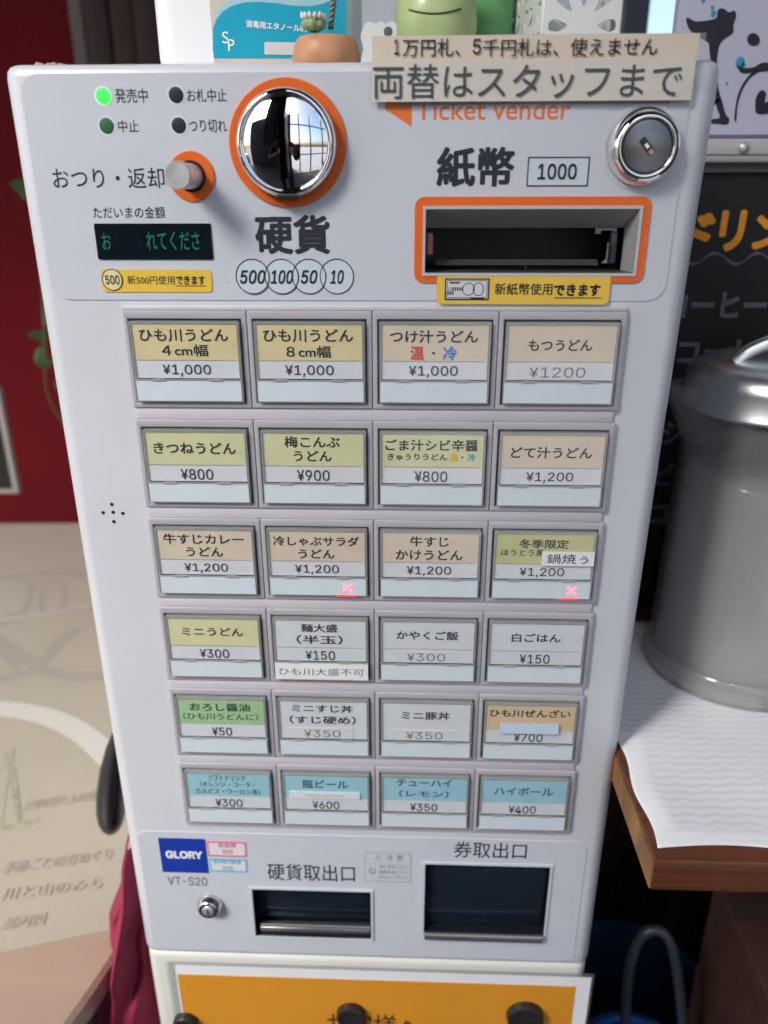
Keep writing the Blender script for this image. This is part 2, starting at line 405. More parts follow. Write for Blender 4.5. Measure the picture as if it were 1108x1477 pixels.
# ---- menu buttons
PYU, HW, HH = .8936, .897, .667
def seg_text(btn, s, X, Y, u, v, hw, hv, mt, bold=.015, y=None, shear=0, name='lettering'):
    return text(s, XU(X + u * HW), ZU(Y + v * HH), hw * HW * U if hw else None, hv * HH * U if hv else None, y, mt, btn, bold, shear, name)
T = 'title'
MENU = [
 [('tan', [('ひも川うどん', .175, .80, .155), ('４cm幅', .355, .42, .145)], '¥1,000', 0), ('tan', [('ひも川うどん', .175, .80, .155), ('８cm幅', .365, .40, .145)], '¥1,000', 0),
  ('beige', [('つけ汁うどん', .18, .78, .15), ('MIX', .375, .4, .15)], '¥1,000', 0), ('beige', [('もつうどん', .275, .56, .135)], '¥1200', 1)],
 [('lime', [('きつねうどん', .25, .78, .15)], '¥800', 0), ('lime', [('梅こんぶ', .155, .52, .15), ('うどん', .34, .36, .14)], '¥900', 0),
  ('lime', [('ごま汁シビ辛醤', .185, .86, .15), ('SMALLMIX', .34, .8, .09)], '¥800', 0), ('beige', [('どて汁うどん', .27, .75, .15)], '¥1,200', 0)],
 [('beige', [('牛すじカレー', .17, .80, .15), ('うどん', .355, .37, .14)], '¥1,200', 0), ('beige', [('冷しゃぶサラダ', .18, .85, .14), ('うどん', .365, .36, .135)], '¥1,200', 0),
  ('beige', [('牛すじ', .165, .38, .15), ('かけうどん', .36, .66, .15)], '¥1,200', 0), ('olive', [('冬季限定', .18, .48, .13), ('ほうとう風', .31, .42, .09)], '¥1,200', 0)],
 [('cream', [('ミニうどん', .245, .64, .13)], '¥300', 0), ('white', [('麺大盛', .16, .38, .13), ('（半玉）', .345, .48, .14)], '¥150', 0),
  ('white', [('かやくご飯', .25, .64, .14)], '¥300', 1), ('white', [('白ごはん', .26, .50, .14)], '¥150', 0)],
 [('green', [('おろし醤油', .17, .66, .14), ('（ひも川うどんに）', .335, .82, .12)], '¥50', 0), ('white', [('ミニすじ丼', .16, .66, .13), ('（すじ硬め）', .36, .72, .14)], '¥350', 1),
  ('white', [('ミニ豚丼', .25, .52, .14)], '¥350', 1), ('peach', [('ひも川ぜんざい', .175, .86, .135)], '¥700', 0)],
 [('blue', [('ソフトドリンク', .12, .42, .11), ('（オレンジ・コーラ・', .245, .62, .10), ('カルピス・ウーロン茶）', .38, .74, .11)], '¥300', 0), ('blue', [('瓶ビール', .20, .52, .16)], '¥600', 0),
  ('blue', [('チューハイ', .13, .62, .14), ('（レモン）', .34, .56, .13)], '¥350', 0), ('blue', [('ハイボール', .25, .66, .15)], '¥400', 0)]]
tile_me = {}
def shared(name, key, build, mt, parent, loc, smooth=False):
    """one mesh per kind of piece, shared by all 24 buttons"""
    if key not in tile_me:
        bm = bmesh.new(); build(bm); me = bpy.data.meshes.new(name); bm.to_mesh(me); bm.free(); me.materials.append(mt); tile_me[key] = me
        if smooth:
            for p in me.polygons: p.use_smooth = True
            me.set_sharp_from_angle(angle=math.radians(45))
    o = bpy.data.objects.new(name, tile_me[key]); link(o, parent); o.location = Vector(loc) - (Vector((0,0,0)) if parent is mach and False else Vector((0,0,0)))
    return o
W, H = HW * U, HH * U
HT = .0030                                 # the grey surround stands this proud
def b_tile(bm):
    o = rrect(-.05 * U + .0002, -(HH + .05) * U, .95 * U - .0002, .072 * U, .0004, 2)
    i = rrect(-.0006, -H - .0006, W + .0006, .0006, .0004, 2)
    ring_prism(bm, o, i, 0, -HT)
    outer = [e for e in bm.edges if all(abs(v.co.y + HT) < 1e-7 for v in e.verts) and len(e.link_faces) == 2 and any(abs(f.normal.y) < .5 for f in e.link_faces)]
    bmesh.ops.bevel(bm, geom=outer, offset=.00045, segments=2, profile=.5, affect='EDGES')
def b_gap(bm): bx(bm, -.0008, W + .0008, -.0008, 0, -H - .0008, .0008)
def b_rim(bm):
    ring_prism(bm, rrect(.0004, -H + .0004, W - .0004, -.0004, .0006, 2), rrect(.0019, -H + .0014, W - .0019, -.0019, .0004, 2), -.0009, -.0052)
def b_top(bm): bx(bm, .0012, W - .0012, -.0045, -.0012, -H * .475, -.0022)
def b_card(bm): bx(bm, .0019, W - .0019, -.0046, -.0034, -H * .475, -.0021)
def b_price(bm): bx(bm, .0019, W - .0019, -.0045, -.0034, -H * .695, -H * .475 - .00004)
def b_low(bm): bx(bm, .0010, W - .0014, -.0055, -.0047, -H + .0012, -H * .720)
def b_face(bm): bx(bm, .0014, W - .0014, -.0058, -.0054, -H * .705, -.0013)
def b_ledge(bm):
    bx(bm, .0004, W - .0004, -.0059, -.0050, -H * .716, -H * .705)
    for a in (.17, .69): bx(bm, W * a, W * (a + .12), -.0062, -.0050, -H * .722, -H * .698)
def b_dots(bm):
    n = 40
    for k in range(n):
        x = .003 + (W - .006) * k / n; bx(bm, x, x + (W - .006) / n * .5, -.0048, -.0045, -H * .4785, -H * .4715)
M_LEDGE = mat('grey_plastic_ledge', (.36, .36, .36), .25)
M_DOTS = mat('dotted_rule_ink', (.15, .15, .15), .6)
ordinal = ['first', 'second', 'third', 'fourth', 'fifth', 'sixth']
M_GLOWX = mat('red_lamp_cross', (.9, .3, .34), .5, emit=(1, .12, .16), es=1.0)
M_GLOWX2 = mat('red_lamp_glow', (.8, .08, .1), .4, emit=(1, .02, .05), es=.55)
for r in range(6):
    for c in range(4):
        kind, lines, price, thin = MENU[r][c]
        X, Y = float(c), r * PYU
        wl = Vector((XU(X), 0, ZU(Y)))
        ml = wl - mach.location
        btn = shared('menu_button', 'tile', b_tile, M_TILE, mach, ml, True)
        Z0 = (0, 0, 0)
        shared('window_recess', 'gap', b_gap, M_GAP, btn, Z0)
        shared('clear_rim', 'rim', b_rim, M_PLAST, btn, Z0)
        cd_ = shared('name_card', 'card' + kind, b_card, CARD[kind], btn, Z0); 
        if kind == 'white': pc = shared('price_card', 'pricew', b_price, M_WHITEC, btn, Z0)
        else: pc = shared('price_card', 'price', b_price, M_PRICE, btn, Z0)
        if r < 4: shared('dotted_rule', 'dots', b_dots, M_DOTS, btn, Z0)
        shared('lower_window', 'low', b_low, M_STRIPB, btn, Z0)
        shared('ledge', 'ledge', b_ledge, M_LEDGE, btn, Z0)
        shared('clear_face', 'face', b_face, M_PANE, btn, Z0)
        ink = M_TEALI if kind == 'blue' else (mat('dark_green_ink', (.02, .10, .03), .5) if kind == 'green' else M_BLACK)
        for ln in lines:
            s, v, hw, hv = ln
            if s == 'MIX':
                seg_text(btn, '温', X, Y, .345, v, .125, .165, M_RED, .03, y=-.0048)
                seg_text(btn, '・', X, Y, .49, v, .025, .03, M_BLACK, .02, y=-.0048)
                seg_text(btn, '冷', X, Y, .635, v, .125, .165, M_BLUEI, .03, y=-.0048)
            elif s == 'SMALLMIX':
                seg_text(btn, 'きゅうりうどん', X, Y, .36, v, .56, .09, M_BLACK, .02, y=-.0048)
                seg_text(btn, '温', X, Y, .70, v, .075, .10, M_YINK, .06, y=-.0048)
                seg_text(btn, '・', X, Y, .78, v, .018, .025, M_BLACK, .02, y=-.0048)
                seg_text(btn, '冷', X, Y, .865, v, .075, .10, M_CYAN, .03, y=-.0048)
            else:
                seg_text(btn, s, X, Y, .49 if not (r, c) == (2, 3) or s == '冬季限定' else .29, v, hw, hv, ink, .020 if hv > .12 else .010, y=-.0048)
        if thin:
            box('price_slip', XU(X) + W * .12, XU(X) + W * .82, -.0048, -.0045, ZU(Y) - H * .688, ZU(Y) - H * .500, M_WHITEP, btn)
            seg_text(btn, price, X, Y, .48, .60, {5: .50, 4: .40}[len(price)], .125, M_THIN, 0, y=-.00495, name='price_lettering')
        else:
            seg_text(btn, price, X, Y, .49, .60, {6: .44, 4: .31, 3: .22}[len(price)], .145, M_INK, .006, y=-.0048, name='price_lettering')
        if (r, c) in ((2, 1), (2, 3)):
            a_, b_ = XU(X + .80 * HW), ZU(Y + .855 * HH); bm = bmesh.new()
            for q_, (sx_, ya_) in enumerate(((1, -.00565), (-1, -.00570))):
                t_ = .00042; prism(bm, [(a_ - .0029 - t_, b_ - sx_ * .0026 + t_ * sx_), (a_ - .0029 + t_, b_ - sx_ * .0026 - t_ * sx_), (a_ + .0029 + t_, b_ + sx_ * .0026 - t_ * sx_), (a_ + .0029 - t_, b_ + sx_ * .0026 + t_ * sx_)], ya_, ya_ - .00012)
            mesh_obj('sold_out_cross', bm, M_GLOWX, btn)
            box('sold_out_glow', XU(X) + W * .68, XU(X) + W * .88, -.0058, -.0050, ZU(Y) - H * .990, ZU(Y) - H * .967, M_GLOWX2, btn)
        if (r, c) == (3, 1):
            box('rule_slip', XU(X) + .0006, XU(X) + W - .0006, -.0061, -.0056, ZU(Y) - H * .985, ZU(Y) - H * .722, M_WHITEP, btn)
            seg_text(btn, 'ひも川大盛不可', X, Y, .5, .855, .90, .12, M_INK2, .0, y=-.0062)
        if (r, c) == (2, 3):
            box('name_slip', XU(X) + W * .475, XU(X) + W * .985, -.0062, -.0059, ZU(Y) - H * .48, ZU(Y) - H * .27, M_WHITEP, btn)
            seg_text(btn, '鍋焼ぅ', X, Y, .725, .375, .40, .14, M_INK, .0, y=-.0064)
        if (r, c) == (4, 3):
            box('correction_tape', XU(X) + W * .18, XU(X) + W * .80, -.0068, -.0060, ZU(Y) - H * .50, ZU(Y) - H * .325, mat('pale_blue_tape', (.55, .66, .80), .4), btn)
        if (r, c) == (5, 1):
            box('name_slip', XU(X) + W * .08, XU(X) + W * .88, -.0055, -.0046, ZU(Y) - H * .46, ZU(Y) - H * .345, M_WHITEP, btn)
            seg_text(btn, 'アサヒスーパードライ', X, Y, .48, .405, .44, .05, M_THIN, -.004, y=-.0057)
    # strip under the row
    zz0 = ZU(r * PYU + HH + .0505); zz1 = ZU((r + 1) * PYU - .073)
    if r < 5: box('row_strip', XU(-.035), XU(3.925), -.0019, .001, zz1, zz0, M_STRIP, mach, .0004)
    else: box('row_strip', XU(-.035), XU(3.925), -.0016, .001, ZU(r * PYU + HH + .09), zz0, M_STRIP, mach, .0004)
box('row_strip', XU(-.05), XU(3.945), -.0021, .001, ZU(-.073), ZU(-.105), M_STRIP, mach, .0004)

# ---- status lamps
M_GREEN = mat('lit_green_lamp', (.05, .8, .1), .3, emit=(.02, 1, .04), es=1.0)
M_DGREEN = mat('unlit_green_lamp', (.02, .12, .05), .5)
M_DLAMP = mat('unlit_dark_lamp', (.008, .02, .025), .5)
M_HALO = mat('lamp_surround', (.68, .74, .76), .4)
for px, py, mt, lab in ((149.5, 138.5, M_GREEN, 'lit bright green lamp'), (154.5, 181.5, M_DGREEN, 'unlit dark green lamp'), (254.5, 137, M_DLAMP, None), (258.5, 181, M_DLAMP, None)):
    x, z = P2(px, py); bm = bmesh.new()
    lathe_y(bm, x, z, ((0, -.0011), (.0030, -.00105), (.0037, -.0009), (.0038, 0)), 28)
    o = mesh_obj('status_lamp', bm, mt, mach, smooth=True)
    if lab: o['label'] = lab
    bm = bmesh.new(); prism(bm, circ(x, z, .0047, 28), 0, -.00062); mesh_obj('lamp_ring', bm, M_HALO, o)
YP = YF - .00012
textp('発売中', 166, 138, 213, 138, 21, YP, M_INK, mach)
textp('中止', 170.5, 182, 200, 182, 18, YP, M_INK, mach)
textp('お札中止', 269.5, 137, 327, 138, 19, YP, M_INK, mach)
textp('つり切れ', 273, 181, 327, 182, 19, YP, M_INK, mach)
textp('おつり・返却', 76, 257, 237, 257, 30, YP, M_INK, mach, .004)
textp('ただいまの金額', 134, 306, 238, 307, 17, YP, M_INK, mach)
textp('硬貨', 368, 338, 476, 339, 57, YP, M_INK, mach, .028)
textp('紙幣', 630, 241, 742, 241, 58, YP, M_INK, mach, .028)
# ---- return knob
x, z = P2(277, 254.5)
bm = bmesh.new(); prism(bm, circ(x, z, .0122), 0, -.0016, bev=.0003); kn = mesh_obj('return_knob', bm, M_ORANGE, mach)
bm = bmesh.new(); prism(bm, circ(x, z, .0078), -.0010, -.0018); mesh_obj('knob_hole', bm, M_DARK, kn)
bm = bmesh.new(); lathe_y(bm, x, z, ((.0062, 0), (.0062, -.0225), (.0067, -.0228), (.0067, -.0268), (.0062, -.0275), (0, -.0275)), 40)
mesh_obj('knob_shaft', bm, M_STEEL, kn, smooth=True, angle=35)
# ---- display
dq = [P2(136, 323), P2(303.5, 321.5), P2(309, 373), P2(143.5, 375)]
xs = [(dq[0][0] + dq[3][0]) / 2, (dq[1][0] + dq[2][0]) / 2]; zs = [(dq[0][1] + dq[1][1]) / 2, (dq[2][1] + dq[3][1]) / 2]
bm = bmesh.new(); prism(bm, rrect(xs[0], zs[1], xs[1], zs[0], .0008), 0, -.0012)
disp = mesh_obj('amount_display', bm, mat('dark_display_glass', (.006, .010, .016), .08), mach)
M_LED = mat('dim_green_led', (.01, .12, .08), .4, emit=(.02, .45, .28), es=.05)
textp('お', 147, 348, 160, 348, 24, -.00135, M_LED, disp)
textp('れてくださ', 211, 347, 288, 348, 27, -.00135, M_LED, disp)
# ---- yellow coin sticker
def rsheet(name, q, r, y, th, mt, parent, bev=0):
    p = [P2(*a) for a in q]
    x0, x1 = (p[0][0] + p[3][0]) / 2, (p[1][0] + p[2][0]) / 2; z0, z1 = (p[2][1] + p[3][1]) / 2, (p[0][1] + p[1][1]) / 2
    return sheet(name, rrect(x0, z0, x1, z1, r), y, th, mt, parent, bev)
s1 = rsheet('coin_sticker', ((144, 389), (303, 388), (309, 421), (151, 421)), .0022, YF, .0005, M_YEL, mach)
YS = YF - .0006
textp('新500円使用', 184, 404, 252, 404, 12.5, YS, M_INK, s1, .004); textp('できます', 254, 404, 296, 404.5, 13, YS, M_BLACK, s1, .03)
a, b = at(254, 412, YS), at(297, 412.5, YS); box('underline', a.x, b.x, YS - .0001, YS + .0001, a.z - .0003, a.z, M_BLACK, s1)
def ring(name, px, py, r, wd, y, mt, parent, n=40):
    x, z = P2(px, py, y); bm = bmesh.new(); ring_prism(bm, circ(x, z, r, n), circ(x, z, r - wd, n), y, y - .00015); return mesh_obj(name, bm, mt, parent)
x, z = P2(162, 403.5); sheet('coin_disc', circ(x, z, .0056), YF - .0005, .0002, mat('pale_gold_print', (.75, .66, .35), .4), s1)
ring('coin_outline', 162, 403.5, .0058, .0004, YF - .0007, M_INK, s1); textp('500', 152, 403.5, 172, 403.5, 13, YF - .00095, M_INK, s1)
# ---- coin circles
for px, s, wpx in ((486, '10', 20), (446, '50', 24), (406.5, '100', 33), (364.5, '500', 37)):
    k = {486: 0, 446: 1, 406.5: 2, 364.5: 3}[px]
    x, z = P2(px, 399); o = sheet('coin_mark', circ(x, z, .0092), YF, .0001 + .00012 * k, mat('pale_blue_print', (.58, .66, .72), .4), mach)
    ring('mark_outline', px, 399, .0094, .00055, YF - .0001 - .00012 * k, M_INK, o)
    textp(s, px - wpx / 2, 399.5, px + wpx / 2, 399.5, 20, YF - .0003 - .00012 * k, M_INK, o, .018, .25)
# ---- coin slot dome
cx, cz = P2(415.5, 208)
bm = bmesh.new(); prism(bm, circ(cx, cz, .0303, 72), 0, -.0020, bev=.0004); slot = mesh_obj('coin_slot', bm, M_ORANGE, mach)
R_ = .0252
bm = bmesh.new()
lathe_y(bm, cx, cz, ((R_, -.001), (R_ + .0006, -.004), (R_ + .0003, -.0075), (R_ - .0010, -.0098), (R_ - .0022, -.0104), (R_ - .0032, -.0100), (R_ - .0036, -.0090)), 72)
mesh_obj('chrome_bezel', bm, M_CHROME, slot, smooth=True)
bm = bmesh.new(); rd = R_ - .0034
prof = [(rd * math.sin(t * PI / 2 / 12) , -.0088 - .0085 * math.cos(t * PI / 2 / 12)) for t in range(12, 0, -1)]
# spherical cap
DH = .0052; Rs = (rd ** 2 + DH ** 2) / (2 * DH); prof = []
for k in range(15):
    rr = rd * (1 - k / 14); prof.append((rr, -.0090 - (math.sqrt(Rs * Rs - rr * rr) - (Rs - DH))))
lathe_y(bm, cx, cz, prof, 72)
mesh_obj('chrome_dome', bm, M_CHROME, slot, smooth=True)
# slot: a black gap with a bright right cheek, following the dome
def dome_y(x, z): return -.0090 - (math.sqrt(max(Rs * Rs - x * x - z * z, 0)) - (Rs - DH))
def dome_strip(name, x0, x1, z0, z1, up, mt, n=12):
    bm = bmesh.new(); rows = []
    for k in range(n + 1):
        zz = z0 + (z1 - z0) * k / n
        rows.append([bm.verts.new((cx + x, dome_y(x, zz) - d, cz + zz)) for x, d in ((x0, -.0008), (x0, up), (x1, up), (x1, -.0008))])
    for a, b in zip(rows, rows[1:]):
        for k in range(3): bm.faces.new((a[k], a[k + 1], b[k + 1], b[k]))
    bm.faces.new(rows[0]); bm.faces.new(rows[-1][::-1]); bmesh.ops.recalc_face_normals(bm, faces=bm.faces[:])
    return mesh_obj(name, bm, mt, slot)
M_SLOT = mat('unlit_slot_black', (.001, .001, .001), .9); M_SLOT.node_tree.nodes['Principled BSDF'].inputs['Specular IOR Level'].default_value = 0
dome_strip('slot_gap', -.0024, .0009, -.0165, .0150, .00018, M_SLOT)
dome_strip('slot_cheek', .0009, .0020, -.0165, .0140, .0004, M_CHR2)
a = (cx - .0004, cz - R_)
box('drain_notch', a[0] - .0055, a[0] + .0055, -.0092, -.0045, cz - R_ - .0012, cz - R_ + .0010, M_DARK, slot, .0003)
# ---- printed brand line and marks, mostly under the paper notice
textp('Ticket vender', 600, 158, 823, 158, 30, YP, M_ORTXT, mach, .007)
bm = bmesh.new(); prism(bm, [P2(*q) for q in ((556, 132), (594, 132), (594, 183), (556, 158))], 0, YP); mesh_obj('orange_mark', bm, M_ORTXT, mach)
# ---- 1000 box
p0, p1 = P2(759, 269), P2(851, 226)
o = sheet('note_mark', rrect(p0[0], p0[1], p1[0], p1[1], .0001, 1), YF, .0001, mat('pale_blue_print', (.58, .66, .72)), mach)
bm = bmesh.new(); ring_prism(bm, rrect(p0[0], p0[1], p1[0], p1[1], .0001, 1), rrect(p0[0] + .0006, p0[1] + .0006, p1[0] - .0006, p1[1] - .0006, .0001, 1), YF - .0001, YF - .0003)
mesh_obj('mark_outline', bm, M_INK, o); textp('1000', 776, 247.5, 832, 247.5, 23, YF - .0004, M_INK, o, .015)
# ---- cabinet lock
cx2, cz2 = P2(927, 212.5)
x, z = cx2, cz2
lk = sheet('cabinet_lock', circ(x, z, .0206, 60), YF, .0003, mat('clear_film_disc', (.60, .61, .65), .2), mach)
bm = bmesh.new()
lathe_y(bm, x, z, ((.0182, 0), (.0184, -.002), (.0180, -.0040), (.0172, -.0060), (.0158, -.0082), (.0142, -.0096), (.0134, -.0098), (.0128, -.0090), (.0126, -.0072)), 64)
mesh_obj('chrome_collar', bm, M_CHROME, lk, smooth=True)
bm = bmesh.new(); lathe_y(bm, x, z, ((.0124, -.0060), (.0124, -.0074), (.0120, -.0082), (.0116, -.0084), (0, -.0084)), 56)
M_LOCKF = mat('brushed_lock_face', (.20, .20, .21), .3, 1)
n = M_LOCKF.node_tree; pb = n.nodes['Principled BSDF']; pb.inputs['Anisotropic'].default_value = .7
mesh_obj('lock_face', bm, M_LOCKF, lk, smooth=True, angle=30)
bm = bmesh.new(); ring_prism(bm, circ(x, z, .0127, 56), circ(x, z, .0119, 56), -.0074, -.0079); mesh_obj('dark_groove', bm, M_DARK, lk)
def rotbox(name, cx, cz, l, wd, y0, y1, ang, mt, parent):
    ca, sa = math.cos(ang), math.sin(ang)
    pts = [(cx + a * ca - b * sa, cz + a * sa + b * ca) for a, b in ((-l / 2, -wd / 2), (l / 2, -wd / 2), (l / 2, wd / 2), (-l / 2, wd / 2))]
    bm = bmesh.new(); prism(bm, pts, y0, y1); return mesh_obj(name, bm, mt, parent)
an = math.radians(-48)
rotbox('key_plate', x, z, .0094, .0036, -.0080, -.0087, an, mat('dark_key_plate', (.02, .02, .022), .4), lk)
rotbox('keyhole_insert', x - .0002, z + .0002, .0024, .0016, -.0086, -.00895, an, M_CHR2, lk)
rotbox('key_ward', x + .0022, z - .0025, .0022, .0024, -.0086, -.0090, an, mat('bronze_ward', (.35, .28, .22), .3, 1), lk)
# ---- banknote slot
o1 = [P2(597, 283.5), P2(935, 283.5), P2(931, 408), P2(599, 407)]
x0, x1 = (o1[0][0] + o1[3][0]) / 2, (o1[1][0] + o1[2][0]) / 2; z1, z0 = (o1[0][1] + o1[1][1]) / 2, (o1[2][1] + o1[3][1]) / 2
ix0, ix1 = note_q[0][0], note_q[1][0]; iz1, iz0 = note_q[0][1], note_q[2][1]
ix0 = (note_q[0][0] + note_q[3][0]) / 2; ix1 = (note_q[1][0] + note_q[2][0]) / 2
bm = bmesh.new(); ring_prism(bm, rrect(x0, z0, x1, z1, .0050), rrect(ix0 - .0016, iz0 - .0014, ix1 + .0018, iz1 + .0014, .0004), 0, -.0014)
ns = mesh_obj('banknote_slot', bm, M_ORANGE, mach)
M_MOUTH = mat('pale_grey_mouth', (.50, .50, .52), .3, coat=.3)
bm = bmesh.new(); ring_prism(bm, rrect(ix0 - .0016, iz0 - .0014, ix1 + .0018, iz1 + .0014, .0004), rrect(ix0 - .0002, iz0 + .0002, ix1 + .0002, iz1 - .0002, .0004), .002, -.0020)
mesh_obj('slot_lip', bm, M_MOUTH, ns)
# funnel: pale grey at the mouth, narrowing
def funnel(bm, a, ya, b, yb, mi=0):
    va = [bm.verts.new((p[0], ya, p[1])) for p in a]; vb = [bm.verts.new((p[0], yb, p[1])) for p in b]
    for k in range(4): bm.faces.new((va[k], va[(k + 1) % 4], vb[(k + 1) % 4], vb[k])).material_index = mi
    return vb
def rc(x0, z0, x1, z1): return [(x0, z0), (x1, z0), (x1, z1), (x0, z1)]
bm = bmesh.new()
A = rc(ix0 - .0001, iz0 + .0003, ix1 + .0001, iz1 - .0003); B = rc(ix0 + .0002, iz0 + .0006, ix1 - .0032, iz1 - .0100)
funnel(bm, A, -.0016, B, .013)
bm.faces.ensure_lookup_table(); bm.faces[0].material_index = 1; bm.faces[3].material_index = 1
mesh_obj('mouth_funnel', bm, [mat('slot_funnel_grey', (.34, .34, .35), .3), mat('dark_ramp_plastic', (.05, .05, .053), .5)], ns)
bm = bmesh.new(); vb = funnel(bm, B, .0131, [(p[0], p[1]) for p in B], .06); bm.faces.new(vb); mesh_obj('slot_throat', bm, M_DARK, ns)
xx = ix1 - .0150; zb, zt = iz0 + .0042, iz1 - .0100
pts = [(xx + .0075, zb), (xx + .0075, zt), (xx - .004, zt), (xx - .004, zt - .003), (xx - .001, zt - .003), (xx - .001, zt - .0014), (xx + .0056, zt - .0014), (xx + .0056, zt - .0075), (xx + .0035, zt - .0075), (xx + .0035, zb + .002), (xx + .0012, zb)]
bm = bmesh.new(); prism(bm, pts, .014, .0115); mesh_obj('note_guide', bm, mat('grey_guide_plastic', (.2, .2, .21), .35), ns)
box('inner_guide', xx + .0040, ix1 - .0072, .0085, .0160, zb - .0004, zt - .002, M_DARKG, ns, .0008)
box('note_sensor', ix0 + .0006, ix0 + .0046, .0145, .0180, iz0 + .008, iz1 - .0125, mat('pinkish_sensor_cover', (.42, .17, .14), .35), ns, .001)
bm = bmesh.new(); zl = iz0 + .0052
for k in range(9): bx(bm, ix0 + .006, ix1 - .016, .010 + k * .0006, .0103 + k * .0006, zl - .0019 + k * .0003, zl - .0016 + k * .0003)
mesh_obj('slot_ramp', bm, mat('dark_ramp_plastic', (.05, .05, .053), .5), ns)
# ---- yellow banknote sticker
s2 = rsheet('banknote_sticker', ((631, 394.5), (880, 396), (877, 440), (629, 436.5)), .0028, -.0012, .0006, M_YEL, mach)
YS2 = -.00195
textp('新紙幣使用', 714, 416.5, 797, 417.5, 17, YS2, M_INK, s2, .012); textp('できます', 799, 418, 866, 419, 17.5, YS2, M_BLACK, s2, .035)
a, b = at(799, 429, YS2), at(868, 429.5, YS2); box('underline', a.x, b.x, YS2 - .0001, YS2 + .0001, a.z - .0004, a.z, M_BLACK, s2)
p0, p1 = P2(641, 432), P2(706, 401)
nb = sheet('note_picture', rrect(p0[0], p0[1], p1[0], p1[1], .0002, 1), -.0018, .0002, mat('printed_note_grey', (.62, .64, .66), .5), s2)
bm = bmesh.new()
def inset(d): return rrect(p0[0] + d, p0[1] + d, p1[0] - d, p1[1] - d, .0002, 1)
ring_prism(bm, inset(0), inset(.0007), -.0020, -.0021); ring_prism(bm, inset(.0011), inset(.0014), -.0020, -.0021)
mx, mz = (p0[0] + p1[0]) / 2, (p0[1] + p1[1]) / 2
ring_prism(bm, circ(mx + .0008, mz, .0034, 24), circ(mx + .0008, mz, .0030, 24), -.0020, -.0021)
ring_prism(bm, circ(mx + .0062, mz, .0030, 24, .0036), circ(mx + .0062, mz, .0026, 24, .0032), -.0020, -.00212)
for k in range(5): bx(bm, mx - .0078 + k * .0012, mx - .0071 + k * .0012, -.0021, -.0020, mz - .0008, mz + .0010)
for k in range(6): bx(bm, mx - .0105 + k * .0006, mx - .0102 + k * .0006, -.00212, -.0020, mz - .003, mz - .001 + .002 * (k % 2))
bx(bm, mx - .0095, mx - .004, -.0021, -.0020, mz + .0030, mz + .0038); bx(bm, mx + .0022, mx + .0098, -.0021, -.0020, mz - .0050, mz - .0043)
mesh_obj('note_linework', bm, M_INK, nb)
# ---- speaker holes
bm = bmesh.new()
for px, py in ((161.5, 727.5), (149, 739.5), (163.5, 739), (177.5, 740.5), (164.5, 752.5)):
    x, z = P2(px, py); lathe_y(bm, x, z, ((.0012, -.00005), (.0010, -.0001), (0, -.00012)), 14)
mesh_obj('speaker_holes', bm, M_DARK, mach)

# little chips along the bottom edge of the fascia
for px, w_ in ((352, .0024), (548, .0022), (560, .0012), (293, .0010)):
    p = at(px, 1381, -.0002); box('edge_chip', p.x - w_, p.x + w_, -.0004, .0003, ZB + .0052, ZB + .0062, mat('grey_chip', (.16, .16, .17), .6), mach)
# dust specks on the fascia
bm = bmesh.new(); rs = random.Random(3)
for k in range(90):
    x, z, r = rs.uniform(XL + .012, XR - .012), rs.uniform(ZB + .01, ZT - .01), rs.choice((.00012, .00015, .0002, .0003))
    if XU(-.1) < x < XU(4) and ZU(5.2) < z < ZU(-.1): continue
    bm.faces.new([bm.verts.new((x + r * math.cos(a_ * 1.05) * rs.uniform(.6, 1.2), -.0009, z + r * math.sin(a_ * 1.05))) for a_ in range(6)])
mesh_obj('dust_specks', bm, mat('grey_dust_speck', (.30, .29, .28), .8), mach)['kind'] = 'stuff'
# ---- lower fascia
lg = rsheet('maker_plate', ((229, 1207.5), (297, 1209.5), (300.5, 1258), (235, 1256.5)), .0001, YF, .0004, mat('royal_blue_print', (.012, .045, .36), .35, var=.05), mach)
textp('GLORY', 239, 1233, 292, 1233, 11, YF - .0005, M_WINK, lg, .035)
for q, ci, name, t1, t2 in ((((298, 1212), (355, 1213.5), (357, 1235.5), (301, 1234)), (.70, .20, .36), 'pink', '新紙幣', '対応'), (((302, 1237), (356, 1238.5), (358, 1257.5), (304, 1256.5)), (.18, .50, .68), 'blue', '新500円硬貨', '対応')):
    o = rsheet('small_label', q, .0015, YF, .0003, mat(name + '_label_edge', ci, .5), mach)
    qq = ((q[0][0] + 2.5, q[0][1] + 2.5), (q[1][0] - 2.5, q[1][1] + 2.5), (q[2][0] - 2.5, q[2][1] - 2.5), (q[3][0] + 2.5, q[3][1] - 2.5))
    rsheet('label_face', qq, .001, YF - .0003, .0001, mat(name + '_label_face', tuple(.75 * .9 + .1 * k for k in ci), .5), o)
    my = (q[0][1] + q[2][1]) / 2; mi_ = mat(name + '_label_ink', tuple(k * .8 for k in ci), .5)
    hw_ = 13 if name == 'pink' else 20
    textp(t1, 328 - hw_, my - 4.5, 328 + hw_, my - 4, 7, YF - .00045, mi_, o, .02); textp(t2, 321, my + 5, 337, my + 5, 7, YF - .00045, mi_, o, .02)
textp('VT-S20', 242, 1270.5, 299, 1271.5, 12, YP, M_INK2, mach)
textp('硬貨取出口', 386, 1257.5, 512, 1260, 24, YP, M_INK, mach, .006)
textp('券取出口', 655, 1225.5, 760, 1227.5, 23, YP, M_INK, mach, .004)
